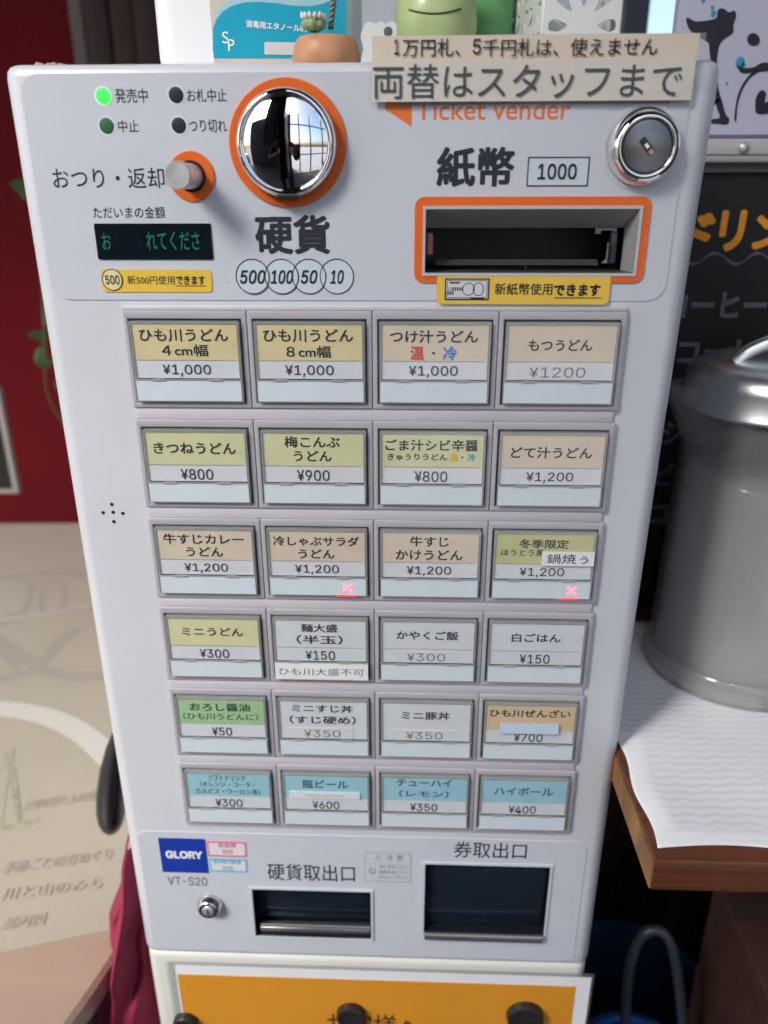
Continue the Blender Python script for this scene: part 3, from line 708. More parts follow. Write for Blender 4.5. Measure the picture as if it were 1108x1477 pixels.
# small lock
x, z = P2(303.5, 1303)
bm = bmesh.new(); lathe_y(bm, x, z, ((.0098, 0), (.0100, -.002), (.0096, -.0032), (.0082, -.0062), (.0078, -.0070), (.0070, -.0076), (.0058, -.0074), (0, -.0074)), 48)
l2 = mesh_obj('tray_lock', bm, M_CHR2, mach, smooth=True, angle=50)
bm = bmesh.new(); lathe_y(bm, x, z, ((.0046, -.0072), (.0046, -.0079), (.0042, -.0082), (0, -.0082)), 32); mesh_obj('lock_core', bm, M_STEEL, l2, smooth=True, angle=40)
rotbox('keyhole', x, z - .0002, .0011, .0050, -.0080, -.0084, 0.05, M_DARK, l2)
# caution label
c0 = rsheet('caution_label', ((526, 1228), (593, 1230), (593, 1272), (526, 1270)), .0014, YF, .0002, mat('label_edge_grey', (.36, .37, .41), .5), mach)
rsheet('label_face', ((527, 1229.2), (592, 1231.2), (592, 1270.8), (527, 1268.8)), .0012, YF - .0002, .0001, M_SHEET, c0)
box('rule', P2(527, 1244)[0], P2(592.5, 1244)[0], YF - .0004, YF - .0003, P2(560, 1245.3)[1], P2(560, 1244.6)[1], mat('label_edge_grey', (.36, .37, .41)), c0)
textp('⚠ 注 意', 540, 1236.5, 582, 1238, 9, YF - .00035, M_INK2, c0, 0)
for k, s in enumerate(('中に手を入れて', '硬貨を強く引っ', 'ぱらないで下さい')): textp(s, 547, 1250 + k * 7.4, 588, 1251.5 + k * 7.4, 5, YF - .00035, M_INK2, c0, 0)
ring('no_symbol', 537, 1256, .0026, .0004, YF - .0003, M_INK2, c0, 24); rotbox('no_symbol_bar', *P2(537, 1256), .0048, .0004, YF - .0003, YF - .00045, math.radians(-40), M_INK2, c0)
# coin tray
def rect_of(q): return (q[0][0] + q[3][0]) / 2, (q[2][1] + q[3][1]) / 2, (q[1][0] + q[2][0]) / 2, (q[0][1] + q[1][1]) / 2
for q, name, depth in ((coin_q, 'coin_tray', .05), (tick_q, 'ticket_tray', .05)):
    x0, z0, x1, z1 = rect_of(q)
    bm = bmesh.new(); ring_prism(bm, rrect(x0 - .0022, z0 - .0018, x1 + .0016, z1 + .0016, .0006), rrect(x0 + .0001, z0 + .0001, x1 - .0001, z1 - .0001, .0003), 0, -.0016)
    tr = mesh_obj(name, bm, M_BODY if name == 'coin_tray' else M_SHEET, mach)
    bm = bmesh.new(); e = .0004
    vb = funnel(bm, rc(x0 + e, z0 + e, x1 - e, z1 - e), -.0008, rc(x0 + e, z0 + e, x1 - e, z1 - e), depth); bm.faces.new(vb)
    mesh_obj('tray_lining', bm, M_DARKG, tr)
    if name == 'coin_tray':
        box('tray_flap', x0 + .001, x1 - .001, .0095, .0115, z0 + .0090, z1 - .001, mat('smoked_flap', (.01, .018, .028), .06), tr, .0005)
        bm = bmesh.new()
        tube(bm, [(x0 + .0028, .004, z0 + .0070), (x1 - .001, .004, z0 + .0070)], .0016, 12)
        bx(bm, x0 + .0030, x1 - .001, .002, .009, z0 + .0012, z0 + .0062, .0008)
        mesh_obj('tray_lip', bm, mat('tray_lip_metal', (.30, .30, .31), .3, .8), tr, smooth=True, angle=50)
    else:
        box('tray_flap', x0 + .001, x1 - .001, .0045, .0060, z0 + .0045, z1 - .001, mat('smoked_flap', (.01, .018, .028), .06), tr, .0005)
        bm = bmesh.new(); tube(bm, [(x0 + .0006, -.0030, z0 + .0005), (x1 - .0012, -.0030, z0 + .0005)], .0021, 14)
        bx(bm, x0 + .0006, x1 - .0012, -.0050, .001, z0 - .0042, z0 + .0004, .0010)
        mesh_obj('tray_lip', bm, mat('tray_lip_metal', (.30, .30, .31), .3, .8), tr, smooth=True, angle=50)

# ------------------------------------------------------------------ stand, poster and magnets
M_CREAM = mat('cream_white_stand', (.66, .655, .60), .4, bump=.05, bscale=300, var=.04, vscale=9)
st = thing('machine_stand', ((XL + XR) / 2, DEP / 2, 0), 'cream white metal stand carrying the ticket machine', 'stand')
bm = bmesh.new(); rows = []
def plan2(off):
    r = .010; pts = []
    for cx, cy, a in ((XR - .001 - r, .001 + r, 1.5 * PI), (XR - .004, DEP + .02, 0), (XL + .004, DEP + .02, PI / 2), (XL + .001 + r, .001 + r, PI)):
        for k in range(7):
            t = a + PI / 2 * k / 6; pts.append((cx + (r - off) * math.cos(t), cy + (r - off) * math.sin(t)))
    return pts
for z, off in ((.0005, .002), (.004, 0), (ZB - .006, 0), (ZB - .003, .0005), (ZB - .001, .0022), (ZB - .0004, .005)):
    rows.append([bm.verts.new((x, y, z)) for x, y in plan2(off)])
skin_rows(bm, rows, len(rows[0])); bm.faces.new(rows[-1]); bm.faces.new(rows[0][::-1]); bmesh.ops.recalc_face_normals(bm, faces=bm.faces[:])
mesh_obj('cabinet', bm, M_CREAM, st, smooth=True, angle=40)
YPO = -.0012
pp = [at(248, 1393, YPO), at(856, 1408, YPO)]
px0, px1 = at(240, 1398, YPO).x, at(857, 1410, YPO).x; pz1 = at(500, 1397, YPO).z
post = thing('laminated_poster', ((px0 + px1) / 2, YPO, pz1 - .42), 'orange laminated notice held on the cream stand by magnets', 'notice')
bm = bmesh.new(); bx(bm, px0, px1, YPO, YPO + .0012, pz1 - .42, pz1 + .001); mesh_obj('clear_pouch', bm, M_LAM, post)
bm = bmesh.new(); bx(bm, at(256, 1402, YPO).x - .0012, px1 - .002, YPO - .0004, YPO - .0001, pz1 - .414, pz1 - .0015); mesh_obj('white_border', bm, M_WHITEP, post)
ox0, ox1, oz1 = at(256, 1402, YPO).x, at(830, 1428, YPO).x, at(540, 1413, YPO).z
bm = bmesh.new(); bx(bm, ox0, ox1, YPO - .0007, YPO - .0004, pz1 - .405, oz1); mesh_obj('orange_field', bm, mat('amber_orange_print', (.72, .30, .025), .28, var=.06, vscale=6, coat=.4), post)
textp('お客様へ', 472, 1478, 606, 1482, 34, YPO - .0009, mat('brown_black_ink', (.06, .035, .02), .5), post, .006)
M_MAG = mat('black_magnet_plastic', (.022, .02, .02), .42, bump=.2, bscale=300)
for px, py, r, lab in ((269, 1468, .0105, 'small black round magnet at the left corner of the orange notice'), (507, 1456, .0120, 'black round magnet above the lettering in the middle of the orange notice'), (757, 1458, .0150, 'larger flat black round magnet at the right of the orange notice')):
    p = at(px, py + 5, YPO - .001)
    bm = bmesh.new(); lathe_y(bm, p.x, p.z, ((r, YPO - .0008), (r, YPO - .0050), (r * .96, YPO - .0066), (r * .88, YPO - .0072), (r * .80, YPO - .0068), (0, YPO - .0066)), 40)
    top_mesh('magnet', bm, M_MAG, lab, 'magnet', 'magnets holding the orange notice', smooth=True, angle=40)

# ------------------------------------------------------------------ paper notice taped over the top edge
YN = -.0030
n0 = at(536.5, 145, YN); n1 = at(1001, 147, YN); ntop = at(770, 50, YN).z; nsp = at(770, 88, YN).z
nx0, nx1 = at(537, 100, YN).x, at(1003, 100, YN).x; nz0 = at(770, 146, YN).z
tn = thing('paper_notice', ((nx0 + nx1) / 2, YN, nz0), 'long beige laminated strip of handmade notices sticking up over the machine top', 'notice')
M_NB = mat('beige_notice_paper', (.70, .60, .49), .6, var=.03, vscale=30, bump=.1, bscale=700)
M_NB2 = mat('pale_beige_notice_paper', (.66, .62, .55), .6, var=.03, vscale=30, bump=.1, bscale=700)
def bent(bm, x0, x1, z0, z1, y, th, lift=.0004, n=16):
    rows = []
    for k in range(n + 1):
        t = k / n; x = x0 + (x1 - x0) * t; dy = -lift * math.sin(t * PI * 1.0) * .5 - .0002 * math.sin(t * 9)
        rows.append([bm.verts.new((x, y + dy, z0)), bm.verts.new((x, y + dy, z1)), bm.verts.new((x, y + dy + th, z1)), bm.verts.new((x, y + dy + th, z0))])
    for a, b in zip(rows, rows[1:]):
        for k in range(4): bm.faces.new((a[k], a[(k + 1) % 4], b[(k + 1) % 4], b[k]))
    bm.faces.new(rows[0]); bm.faces.new(rows[-1]); bmesh.ops.recalc_face_normals(bm, faces=bm.faces[:])
bm = bmesh.new(); bent(bm, nx0, nx1, nz0 + .002, ntop, YN, .0004); mesh_obj('upper_strip', bm, M_NB, tn)
bm = bmesh.new(); bent(bm, nx0 - .0004, nx1 - .0004, nz0, nsp, YN - .0006, .0003); mesh_obj('lower_strip', bm, M_NB2, tn)
bm = bmesh.new(); bent(bm, nx0 + .06, nx1 + .0035, nz0 + .006, ntop + .0004, YN + .0012, .0003); mesh_obj('laminate_margin', bm, M_LAM, tn)
box('adhesive_pad', nx0 + .012, nx1 - .01, YN + .0014, -.0003, nz0 - .0012, ZT - .012, mat('grey_adhesive', (.28, .28, .30), .6), tn)
for s_, x_0, x_1, hh_, yy_ in (('1', 568.5, 576, 22, 67.5), ('万円札、', 581, 664, 26, 68.5), ('5', 682, 694, 22, 67), ('千円札は、使えません', 697, 949, 26, 68)): textp(s_, x_0, yy_, x_1, yy_, hh_, YN - .0009, M_BLACK, tn, .004)
textp('両替はスタッフまで', 538, 118, 984, 115.5, 50, YN - .0014, mat('slate_green_ink', (.055, .075, .08), .5), tn, .002, level=False)

# ------------------------------------------------------------------ things on top of the machine
YB = .085
M_HDPE = mat('white_bottle_plastic', (.84, .85, .87), .35, var=.02, bump=.05)
bx0, bx1 = at(222, 80, YB).x, at(506, 80, YB).x
bt = thing('sanitiser_container', ((bx0 + bx1) / 2, YB + .07, ZT), 'large white plastic canister of ethanol with a turquoise label on the machine top', 'canister')
bm = bmesh.new(); bx(bm, bx0, bx1, YB, YB + .13, ZT, ZT + .20, .014, 4); bx(bm, bx0 + .02, bx1 - .02, YB + .02, YB + .11, ZT + .19, ZT + .235, .018, 3)
mesh_obj('canister_body', bm, M_HDPE, bt, smooth=True, angle=50)
bm = bmesh.new(); lathe_z(bm, (bx0 + bx1) / 2, YB + .065, ((.018, ZT + .23), (.018, ZT + .262), (.016, ZT + .265), (0, ZT + .265)), 32); mesh_obj('cap', bm, mat('blue_cap', (.05, .2, .5), .4), bt, smooth=True, angle=40)
lx0, lx1 = at(307, 60, YB).x, at(500, 60, YB).x
bm = bmesh.new(); prism(bm, rrect(lx0, ZT + .002, lx1 - .001, ZT + .16, .003), YB, YB - .0006); lab = mesh_obj('label', bm, mat('beige_label_paper', (.56, .53, .47), .45, var=.04), bt)
zlow = at(350, 83, YB).z
wave = [P2(*q, YB) for q in ((309, 84), (307.5, 70), (308, 40), (313, 28), (322, 17), (335, 9), (352, 4), (372, 3), (398, 5), (425, 9), (448, 9.5), (466, 6), (480, 0), (492, -8), (500, -14), (500, 84))]
bm = bmesh.new(); prism(bm, wave, YB - .0004, YB - .0009); mesh_obj('turquoise_print', bm, mat('turquoise_print', (.015, .36, .52), .3, coat=.4), lab)
wave2 = [(x, z + .0032) for x, z in wave[3:14]]; wv = wave2 + [(x, z - .001) for x, z in wave[3:14]][::-1]
bm = bmesh.new(); prism(bm, wv, YB - .0004, YB - .0007); mesh_obj('pale_wave_print', bm, mat('pale_turquoise_print', (.35, .58, .64), .3), lab)
textp('消毒用エタノールIPA', 355, 34, 447, 42, 11, YB - .0011, M_WINK, lab, .02, level=False)
textp('S', 320.5, 54, 330, 54, 17, YB - .0011, M_WINK, lab, .0); textp('P', 329, 65, 338.5, 65, 17, YB - .0011, M_WINK, lab, .0)
rsp = [P2(*q, YB) for q in ((382, 61), (450, 62), (450, 80), (382, 79))]
bm = bmesh.new(); prism(bm, rsp, YB - .0008, YB - .0012); mesh_obj('white_sticker', bm, mat('pinkish_white_sticker', (.62, .60, .60), .5), lab)
# wooden planter
YW = .035; c = at(466, 84, YW); cw = (at(527, 65, YW).x - at(425, 65, YW).x) / 2; hp = at(476, 45, YW).z - ZT
M_POT = mat('orange_brown_wood', (.58, .29, .15), .45, var=.22, vscale=60, wood=(1, 1, .25))
pl = thing('wooden_planter', (c.x, YW + cw, ZT), 'small rounded orange wood pot holding a pale cactus and a twisted wire', 'pot')
bm = bmesh.new(); lathe_z(bm, c.x, YW + cw, ((0, ZT), (cw * .80, ZT + .0003), (cw * .97, ZT + hp * .25), (cw, ZT + hp * .5), (cw * .94, ZT + hp * .8), (cw * .82, ZT + hp * .98), (cw * .72, ZT + hp), (cw * .70, ZT + hp * .85), (0, ZT + hp * .8)), 40)
mesh_obj('pot', bm, M_POT, pl, smooth=True, angle=60)
bm = bmesh.new()
for k in range(150):
    a = random.random() * 2 * PI; r = cw * .68 * math.sqrt(random.random()); s = random.uniform(.0010, .0022)
    mtx = Matrix.Translation((c.x + r * math.cos(a), YW + cw + r * math.sin(a), ZT + hp * .87 + random.random() * .0015)) @ Matrix.Diagonal((s, s, s * .7, 1))
    bmesh.ops.create_icosphere(bm, subdivisions=1, radius=1, matrix=mtx)
go = mesh_obj('pebbles', bm, mat('pale_pebbles', (.5, .5, .44), .8, var=.3, vscale=300), pl); go['kind'] = 'stuff'
p = at(453, 43, YW + cw * .6); hc = at(453, 17, YW + cw * .6).z - p.z
bm = bmesh.new()
n = 32; rowsc = []
for r_, t in ((.35, 0), (.85, .2), (1, .45), (.95, .7), (.6, .92)):
    rowsc.append([bm.verts.new((p.x + .0062 * r_ * (1 + .14 * math.cos(8 * 2 * PI * k / n)) * math.cos(2 * PI * k / n), YW + cw * .6 + .0062 * r_ * (1 + .14 * math.cos(8 * 2 * PI * k / n)) * math.sin(2 * PI * k / n), p.z - .001 + hc * .85 * t)) for k in range(n)])
skin_rows(bm, rowsc, n); bm.faces.new(rowsc[-1]); cac = mesh_obj('cactus', bm, mat('pale_cactus_green', (.30, .42, .20), .6, var=.2, vscale=200), pl, smooth=True)
bm = bmesh.new()
for k in range(14):
    a = 2 * PI * k / 14; b0 = Vector((p.x + .0045 * math.cos(a), YW + cw * .6 + .0045 * math.sin(a), p.z + hc * .55)); e = b0 + Vector((.0022 * math.cos(a), .0022 * math.sin(a), hc * .45 * random.uniform(.7, 1.05)))
    tube(bm, [b0, (b0 + e) / 2 + Vector((.0008 * math.cos(a), .0008 * math.sin(a), 0)), e], [.0011, .0012, .0005], 6)
mesh_obj('cactus_petals', bm, mat('white_felt_petals', (.72, .74, .66), .8), cac, smooth=True)
bm = bmesh.new(); w0, w1 = at(477, 41, YW + cw), at(484, -25, YW + cw)
for ph in (0, PI):
    pts = []
    for k in range(60):
        t = k / 59; b_ = w0.lerp(w1, t); pts.append(b_ + Vector((.0009 * math.cos(ph + t * 26), .0009 * math.sin(ph + t * 26), 0)))
    tube(bm, pts, .0009, 6)
mesh_obj('twisted_wire', bm, mat('grey_twine', (.22, .21, .19), .5, .4), pl, smooth=True)
# frog ornament: plain green ceramic
YG = .060; M_FROG = mat('pale_green_glaze', (.45, .56, .25), .35, var=.10, vscale=25, coat=.25)
c = at(629, 84, YG); fw = (at(692, 35, YG).x - at(567, 35, YG).x) / 2
fr = thing('frog_ornament', (c.x, YG + fw, ZT), 'pale green ceramic frog ornament with a thin wide mouth line on the machine top', 'ornament')
bm = bmesh.new(); zh = at(629, 22, YG).z
bmesh.ops.create_uvsphere(bm, u_segments=40, v_segments=24, radius=1, matrix=Matrix.Translation((c.x, YG + fw * .95, zh)) @ Matrix.Diagonal((fw, fw * .95, (zh - ZT) * 1.0, 1)))
for s in (-1, 1):
    bmesh.ops.create_uvsphere(bm, u_segments=20, v_segments=12, radius=1, matrix=Matrix.Translation((c.x + s * fw * .55, YG + fw * .7, zh + (zh - ZT) * .80)) @ Matrix.Diagonal((fw * .3, fw * .3, fw * .3, 1)))
for s in (-1, 1):
    bmesh.ops.create_uvsphere(bm, u_segments=20, v_segments=12, radius=1, matrix=Matrix.Translation((c.x + s * fw * .78, YG + fw * .75, ZT + .009)) @ Matrix.Diagonal((fw * .26, fw * .5, .009, 1)))
mesh_obj('head', bm, M_FROG, fr, smooth=True)
bm = bmesh.new(); mp = []
for k in range(21):
    t = -1 + k / 10; x = c.x - .001 + t * fw * .60; zz = zh + .0008 + .0030 * t * t
    q = 1 - ((x - c.x) / fw) ** 2 - ((zz - zh) / (zh - ZT)) ** 2
    mp.append((x, YG + fw * .95 - fw * .95 * math.sqrt(max(q, 0)) - .0001, zz))
tube(bm, mp, .0005, 6); mesh_obj('mouth', bm, mat('dark_green_line', (.06, .09, .03), .6), fr, smooth=True)
bm = bmesh.new()
for s in (-1, 1):
    bmesh.ops.create_uvsphere(bm, u_segments=12, v_segments=8, radius=.0022, matrix=Matrix.Translation((c.x + s * fw * .55, YG + fw * .42, zh + (zh - ZT) * .82)))
mesh_obj('eyes', bm, M_DARK, fr, smooth=True)
# green tumbler behind the frog
YC = .10; g0, g1 = at(690, 40, YC).x, at(742, 40, YC).x; gx = (g0 + g1) / 2 - .004; gr = (g1 - g0) / 2 + .006
bm = bmesh.new(); lathe_z(bm, gx, YC + gr, ((0, ZT), (gr * .86, ZT), (gr * .88, ZT + .004), (gr, ZT + .095), (gr * .96, ZT + .095), (gr * .84, ZT + .006), (0, ZT + .005)), 40)
top_mesh('green_cup', bm, mat('mid_green_plastic', (.13, .36, .13), .4, var=.05), 'plain mid green cup standing between the frog and the white basket', 'cup', smooth=True, angle=50)
# white lattice basket
M_LACE = mat('white_basket_plastic', (.70, .73, .70), .4, bump=.05)
def lattice(bm, x0, x1, z0, z1, y, th, cell):
    """a plate pierced by flowers of drop-shaped holes"""
    nx = max(1, round((x1 - x0) / cell)); nz = max(1, round((z1 - z0) / cell)); cx_ = (x1 - x0) / nx; cz_ = (z1 - z0) / nz
    cu = bpy.data.curves.new('plate', 'CURVE'); cu.dimensions = '2D'; cu.fill_mode = 'BOTH'; cu.extrude = th / 2
    def loop(pts):
        sp = cu.splines.new('POLY'); sp.points.add(len(pts) - 1); sp.use_cyclic_u = True
        for p_, q_ in zip(sp.points, pts): p_.co = (q_[0], q_[1], 0, 1)
    loop([(x0, z0), (x1, z0), (x1, z1), (x0, z1)])
    for i in range(nx):
        for j in range(nz):
            ax, az = x0 + (i + .5) * cx_, z0 + (j + .5) * cz_
            for k in range(8):
                a = 2 * PI * k / 8; diag = k % 2; L = (.50 if diag else .36); pts = []
                for q_ in range(14):
                    t = 2 * PI * q_ / 14; l = .29 + (L - .29) * .5 + .16 * math.cos(t) * (1.15 if diag else .8); b = .062 * math.sin(t) * (1 + .55 * math.cos(t))
                    pts.append((ax + cx_ * (l * math.cos(a) - b * math.sin(a)), az + cz_ * (l * math.sin(a) + b * math.cos(a))))
                loop(pts)
    o = bpy.data.objects.new('plate', cu); C.objects.link(o); dg = bpy.context.evaluated_depsgraph_get(); dg.update()
    me = bpy.data.meshes.new_from_object(o.evaluated_get(dg)); bpy.data.objects.remove(o)
    me.transform(Matrix(((1, 0, 0, 0), (0, 0, -1, y), (0, 1, 0, 0), (0, 0, 0, 1)))); bm.from_mesh(me); bpy.data.meshes.remove(me)
YK = .070; k0, k1 = at(748, 40, YK).x, at(896, 40, YK).x
bk = thing('lattice_basket', ((k0 + k1) / 2, YK + .04, ZT), 'white plastic basket with flower cut-outs at the right of the machine top', 'basket')
bm = bmesh.new(); lattice(bm, at(786, 20, YK).x, k1 - .001, ZT + .0035, ZT + .0490, YK, .0022, .045); mesh_obj('front_side', bm, M_LACE, bk)
bm = bmesh.new(); lattice(bm, k0, k1 - .001, ZT + .003, ZT + .049, YK + .085, .0018, .030); mesh_obj('back_side', bm, M_LACE, bk)
for xx_, sk in ((at(786, 20, YK).x - .001, .22), (k1 - .001, 0)):
    bm = bmesh.new(); lattice(bm, YK, YK + .085, ZT + .003, ZT + .049, 0, .0018, .022)
    bm.transform(Matrix(((-0, -1, 0, xx_), (1, 0, 0, 0), (0, 0, 1, 0), (0, 0, 0, 1))))
    for v in bm.verts: v.co.x -= sk * (v.co.y - YK)
    mesh_obj('end_side', bm, M_LACE, bk)
bm = bmesh.new(); bx(bm, k0, k1, YK - .001, YK + .087, ZT + .0002, ZT + .003); mesh_obj('basket_base', bm, M_LACE, bk)
# smaller white scalloped tray beside pot
YT = .045; t0, t1 = at(536, 60, YT).x, at(571, 60, YT).x
def scallop(bm, x0, x1, z0, z1, y, th):
    pts = [(x0, z0), (x1, z0)]; 
    n = 3; 
    pts += [(x1, z1)]
    L = x1 - x0
    for k in range(24): 
        t = k / 23; pts.append((x1 - L * t, z1 + .0016 * abs(math.sin(t * PI * n))))
    for k in range(12):
        t = k / 11; pts.append((x0 - .0022 * abs(math.sin(t * PI * 2)), z1 + (z0 - z1) * t * .98))
    prism(bm, pts, y + th / 2, y - th / 2)
sb = thing('scalloped_tray', ((t0 + t1) / 2 + .03, YT + .03, ZT), 'small white scalloped tray between the wooden pot and the frog', 'tray')
zt_ = at(560, 36, YT).z
bm = bmesh.new(); scallop(bm, at(521, 60, YT).x + .002, at(572, 60, YT).x, ZT + .0004, zt_, YT, .0018); mesh_obj('front_side', bm, M_LACE, sb)
bm = bmesh.new(); bx(bm, t0 - .003, at(570, 60, YT).x, YT + .001, YT + .012, ZT + .0002, ZT + .002); mesh_obj('tray_base', bm, M_LACE, sb)
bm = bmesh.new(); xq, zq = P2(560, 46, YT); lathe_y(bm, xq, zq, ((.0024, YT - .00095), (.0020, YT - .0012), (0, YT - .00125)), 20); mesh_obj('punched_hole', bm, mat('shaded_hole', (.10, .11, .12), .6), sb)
# dried sprig lying on the far left of the machine top
bm = bmesh.new(); q = at(66, 86, .02)
for k in range(6):
    b0 = Vector((q.x - .006 + .0026 * k, .02 + .001 * k, ZT + .0012)); tube(bm, [b0, b0 + Vector((.0012 * (-1) ** k, 0, .0012)), b0 + Vector((.0022, .001, .0004 + .002 * random.random()))], [.0009, .0013, .0006], 7)
top_mesh('dried_sprig', bm, mat('pinkish_dried_stem', (.55, .38, .33), .7), 'tiny pinkish dried sprig lying at the left end of the machine top', 'sprig', smooth=True)

# ------------------------------------------------------------------ right: sign, menu board, shelf, pitcher
YR = .2126
M_SIGN = mat('lavender_white_sign', (.56, .57, .70), .4, var=.05, vscale=5)
sx0, sx1 = at(974, 60, YR).x, at(974, 60, YR).x + .30; sz0 = at(1040, 199, YR).z
sg = thing('calligraphy_sign', ((sx0 + sx1) / 2, YR, sz0), 'pale lavender sign with black brush calligraphy and blue spots above the menu board', 'sign')
bm = bmesh.new(); bx(bm, sx0, sx1, YR, YR + .012, sz0, sz0 + .30, .001); mesh_obj('sign_face', bm, M_SIGN, sg)
box('purple_rule', sx0, sx1, YR - .0006, YR, sz0 + .0003, sz0 + .0022, mat('purple_print', (.20, .13, .30), .5), sg)
M_BRUSH = mat('black_brush_ink', (.012, .013, .025), .5, var=.2, vscale=60)
def S(pts): return [P2(960 + a / 3.074, b / 3.074, YR) for a, b in pts]
def sm(pts, n=3):
    pv = [Vector((p[0], 0, p[1])) for p in pts]; m_ = len(pv); out = []
    for i in range(m_):
        p0_, p1_, p2_, p3_ = pv[i - 1], pv[i], pv[(i + 1) % m_], pv[(i + 2) % m_]
        for k in range(n):
            t = k / n; v = .5 * ((2 * p1_) + (-p0_ + p2_) * t + (2 * p0_ - 5 * p1_ + 4 * p2_ - p3_) * t * t + (-p0_ + 3 * p1_ - 3 * p2_ + p3_) * t ** 3)
            out.append((v.x, v.z))
    return out
strokes = [
 [(92,78),(130,95),(180,92),(225,80),(232,45),(255,38),(280,55),(305,48),(312,75),(300,110),(298,145),(270,165),(240,195),(228,260),(225,330),(235,400),(250,450),(265,505),(282,530),(270,552),(230,548),(188,545),(186,528),(240,522),(225,470),(215,380),(205,300),(195,230),(190,190),(150,165),(105,130)],
 [(186,458),(235,437),(238,450),(195,470)],
 [(361,175),(372,152),(395,148),(414,165),(416,188),(400,203),(372,197)],
 [(318,288),(345,302),(390,298),(430,278),(480,285),(480,310),(400,320),(345,325),(325,310)],
 [(412,318),(370,350),(335,410),(318,470),(313,535),(306,530),(312,460),(330,395),(365,340),(400,312)],
 [(402,430),(425,400),(445,415),(440,455),(480,440),(500,470),(470,500),(410,505),(398,480)],
 [(520,150),(600,120),(640,160),(610,260),(580,420),(560,500),(540,480),(565,300),(575,200)]]
for s in strokes:
    bm = bmesh.new(); prism(bm, sm(S(s)), YR, YR - .0006); mesh_obj('brush_stroke', bm, M_BRUSH, sg)
M_SPL = mat('blue_splash_ink', (.05, .30, .55), .5)
for a, b, r in ((212, 62, 11), (208, 34, 7), (168, 4, 8), (272, 370, 6), (330, 278, 19), (345, 290, 9)):
    x, z = S([(a, b)])[0]; bm = bmesh.new(); prism(bm, circ(x, z, r / 3.074 * .00052, 16, r / 3.074 * .00062), YR, YR - .0004); mesh_obj('ink_spot', bm, M_SPL, sg)
# rail with a screw under the sign
M_RAIL = mat('white_painted_rail', (.50, .49, .48), .4, var=.05)
rl = thing('sign_rail', ((sx0 + sx1) / 2, YR, at(1060, 234, YR).z), 'white rail with a screw head between the sign and the menu board', 'rail')
ra, rb, rcz = at(1060, 201, YR).z, at(1060, 224, YR).z, at(1060, 236, YR).z
box('rail_board', sx0 - .01, sx1, YR - .004, YR + .010, rb, ra, M_RAIL, rl, .001)
box('rail_edge', sx0 - .01, sx1, YR - .008, YR + .010, rcz, rb - .0002, mat('grey_metal_edge', (.30, .29, .28), .35, .5), rl, .0012)
x, z = P2(1072, 213, YR - .004); bm = bmesh.new(); lathe_y(bm, x, z, ((.0040, YR - .004), (.0038, YR - .0055), (.0024, YR - .0068), (0, YR - .0072)), 20); mesh_obj('screw', bm, M_STEEL, rl, smooth=True)
# menu board
bz1, bz0 = at(1060, 249, YR).z, at(940, 872, YR).z
M_BB = mat('blackboard_paint', (.005, .008, .008), .65, var=.3, vscale=12)
bb = thing('menu_blackboard', ((sx0 + sx1) / 2, YR, bz0 - .012), 'blackboard with the drinks menu in orange and grey chalk behind the pitcher', 'blackboard')
box('board_panel', sx0 - .10, sx1 + .05, YR, YR + .008, bz0, bz1, M_BB, bb)
box('board_top_edge', sx0 - .10, sx1 + .05, YR - .004, YR + .008, bz1 + .0002, rcz - .0004, mat('dark_grey_edge', (.05, .05, .055), .5), bb)
box('board_bottom_frame', sx0 - .10, sx1 + .05, YR - .006, YR + .010, bz0 - .014, bz0 - .0002, mat('red_brown_wood', (.10, .03, .015), .5, var=.2, vscale=40, wood=(.1, 1, 1)), bb)
M_CO = mat('orange_chalk', (.75, .30, .02), .8, var=.12, vscale=120); M_CG = mat('grey_chalk', (.15, .17, .19), .9, var=.3, vscale=150); M_CP = mat('mauve_chalk', (.18, .10, .19), .9, var=.2, vscale=150)
YW2 = YR - .0006
for s, x0_, x1_, yy, hh, mt, bo in (('ド', 978, 1030, 338, 62, M_CO, .035), ('リ', 1038, 1074, 333, 60, M_CO, .04), ('ン', 1087, 1135, 335, 50, M_CO, .04), ('ク', 1145, 1190, 335, 56, M_CO, .04),
    ('コーヒー', 962, 1106, 440, 38, M_CG, .035), ('コーヒー', 978, 1130, 508, 36, M_CG, .035), ('コーラ', 1130, 1230, 508, 36, M_CG, .035), ('ジュース', 955, 1090, 625, 34, M_CG, .03), ('ビール', 944, 1045, 684, 34, M_CG, .03), ('ロック', 934, 1040, 742, 34, M_CG, .03)):
    textp(s, x0_, yy, x1_, yy, hh, YW2, mt, bb, bo, name='chalk_lettering')
bm = bmesh.new(); wp = []
for k in range(61):
    px = 985 + k * 4; wp.append(at(px, 373 + 8 * math.sin((px - 985) / 62 * 2 * PI), YW2))
for i in range(60):
    a, b = wp[i], wp[i + 1]; t = .0009 + .0004 * math.sin(i * .8)
    bm.faces.new([bm.verts.new((a.x, a.y, a.z - t)), bm.verts.new((b.x, b.y, b.z - t)), bm.verts.new((b.x, b.y, b.z + t)), bm.verts.new((a.x, a.y, a.z + t))])
mesh_obj('chalk_wave', bm, M_CP, bb)
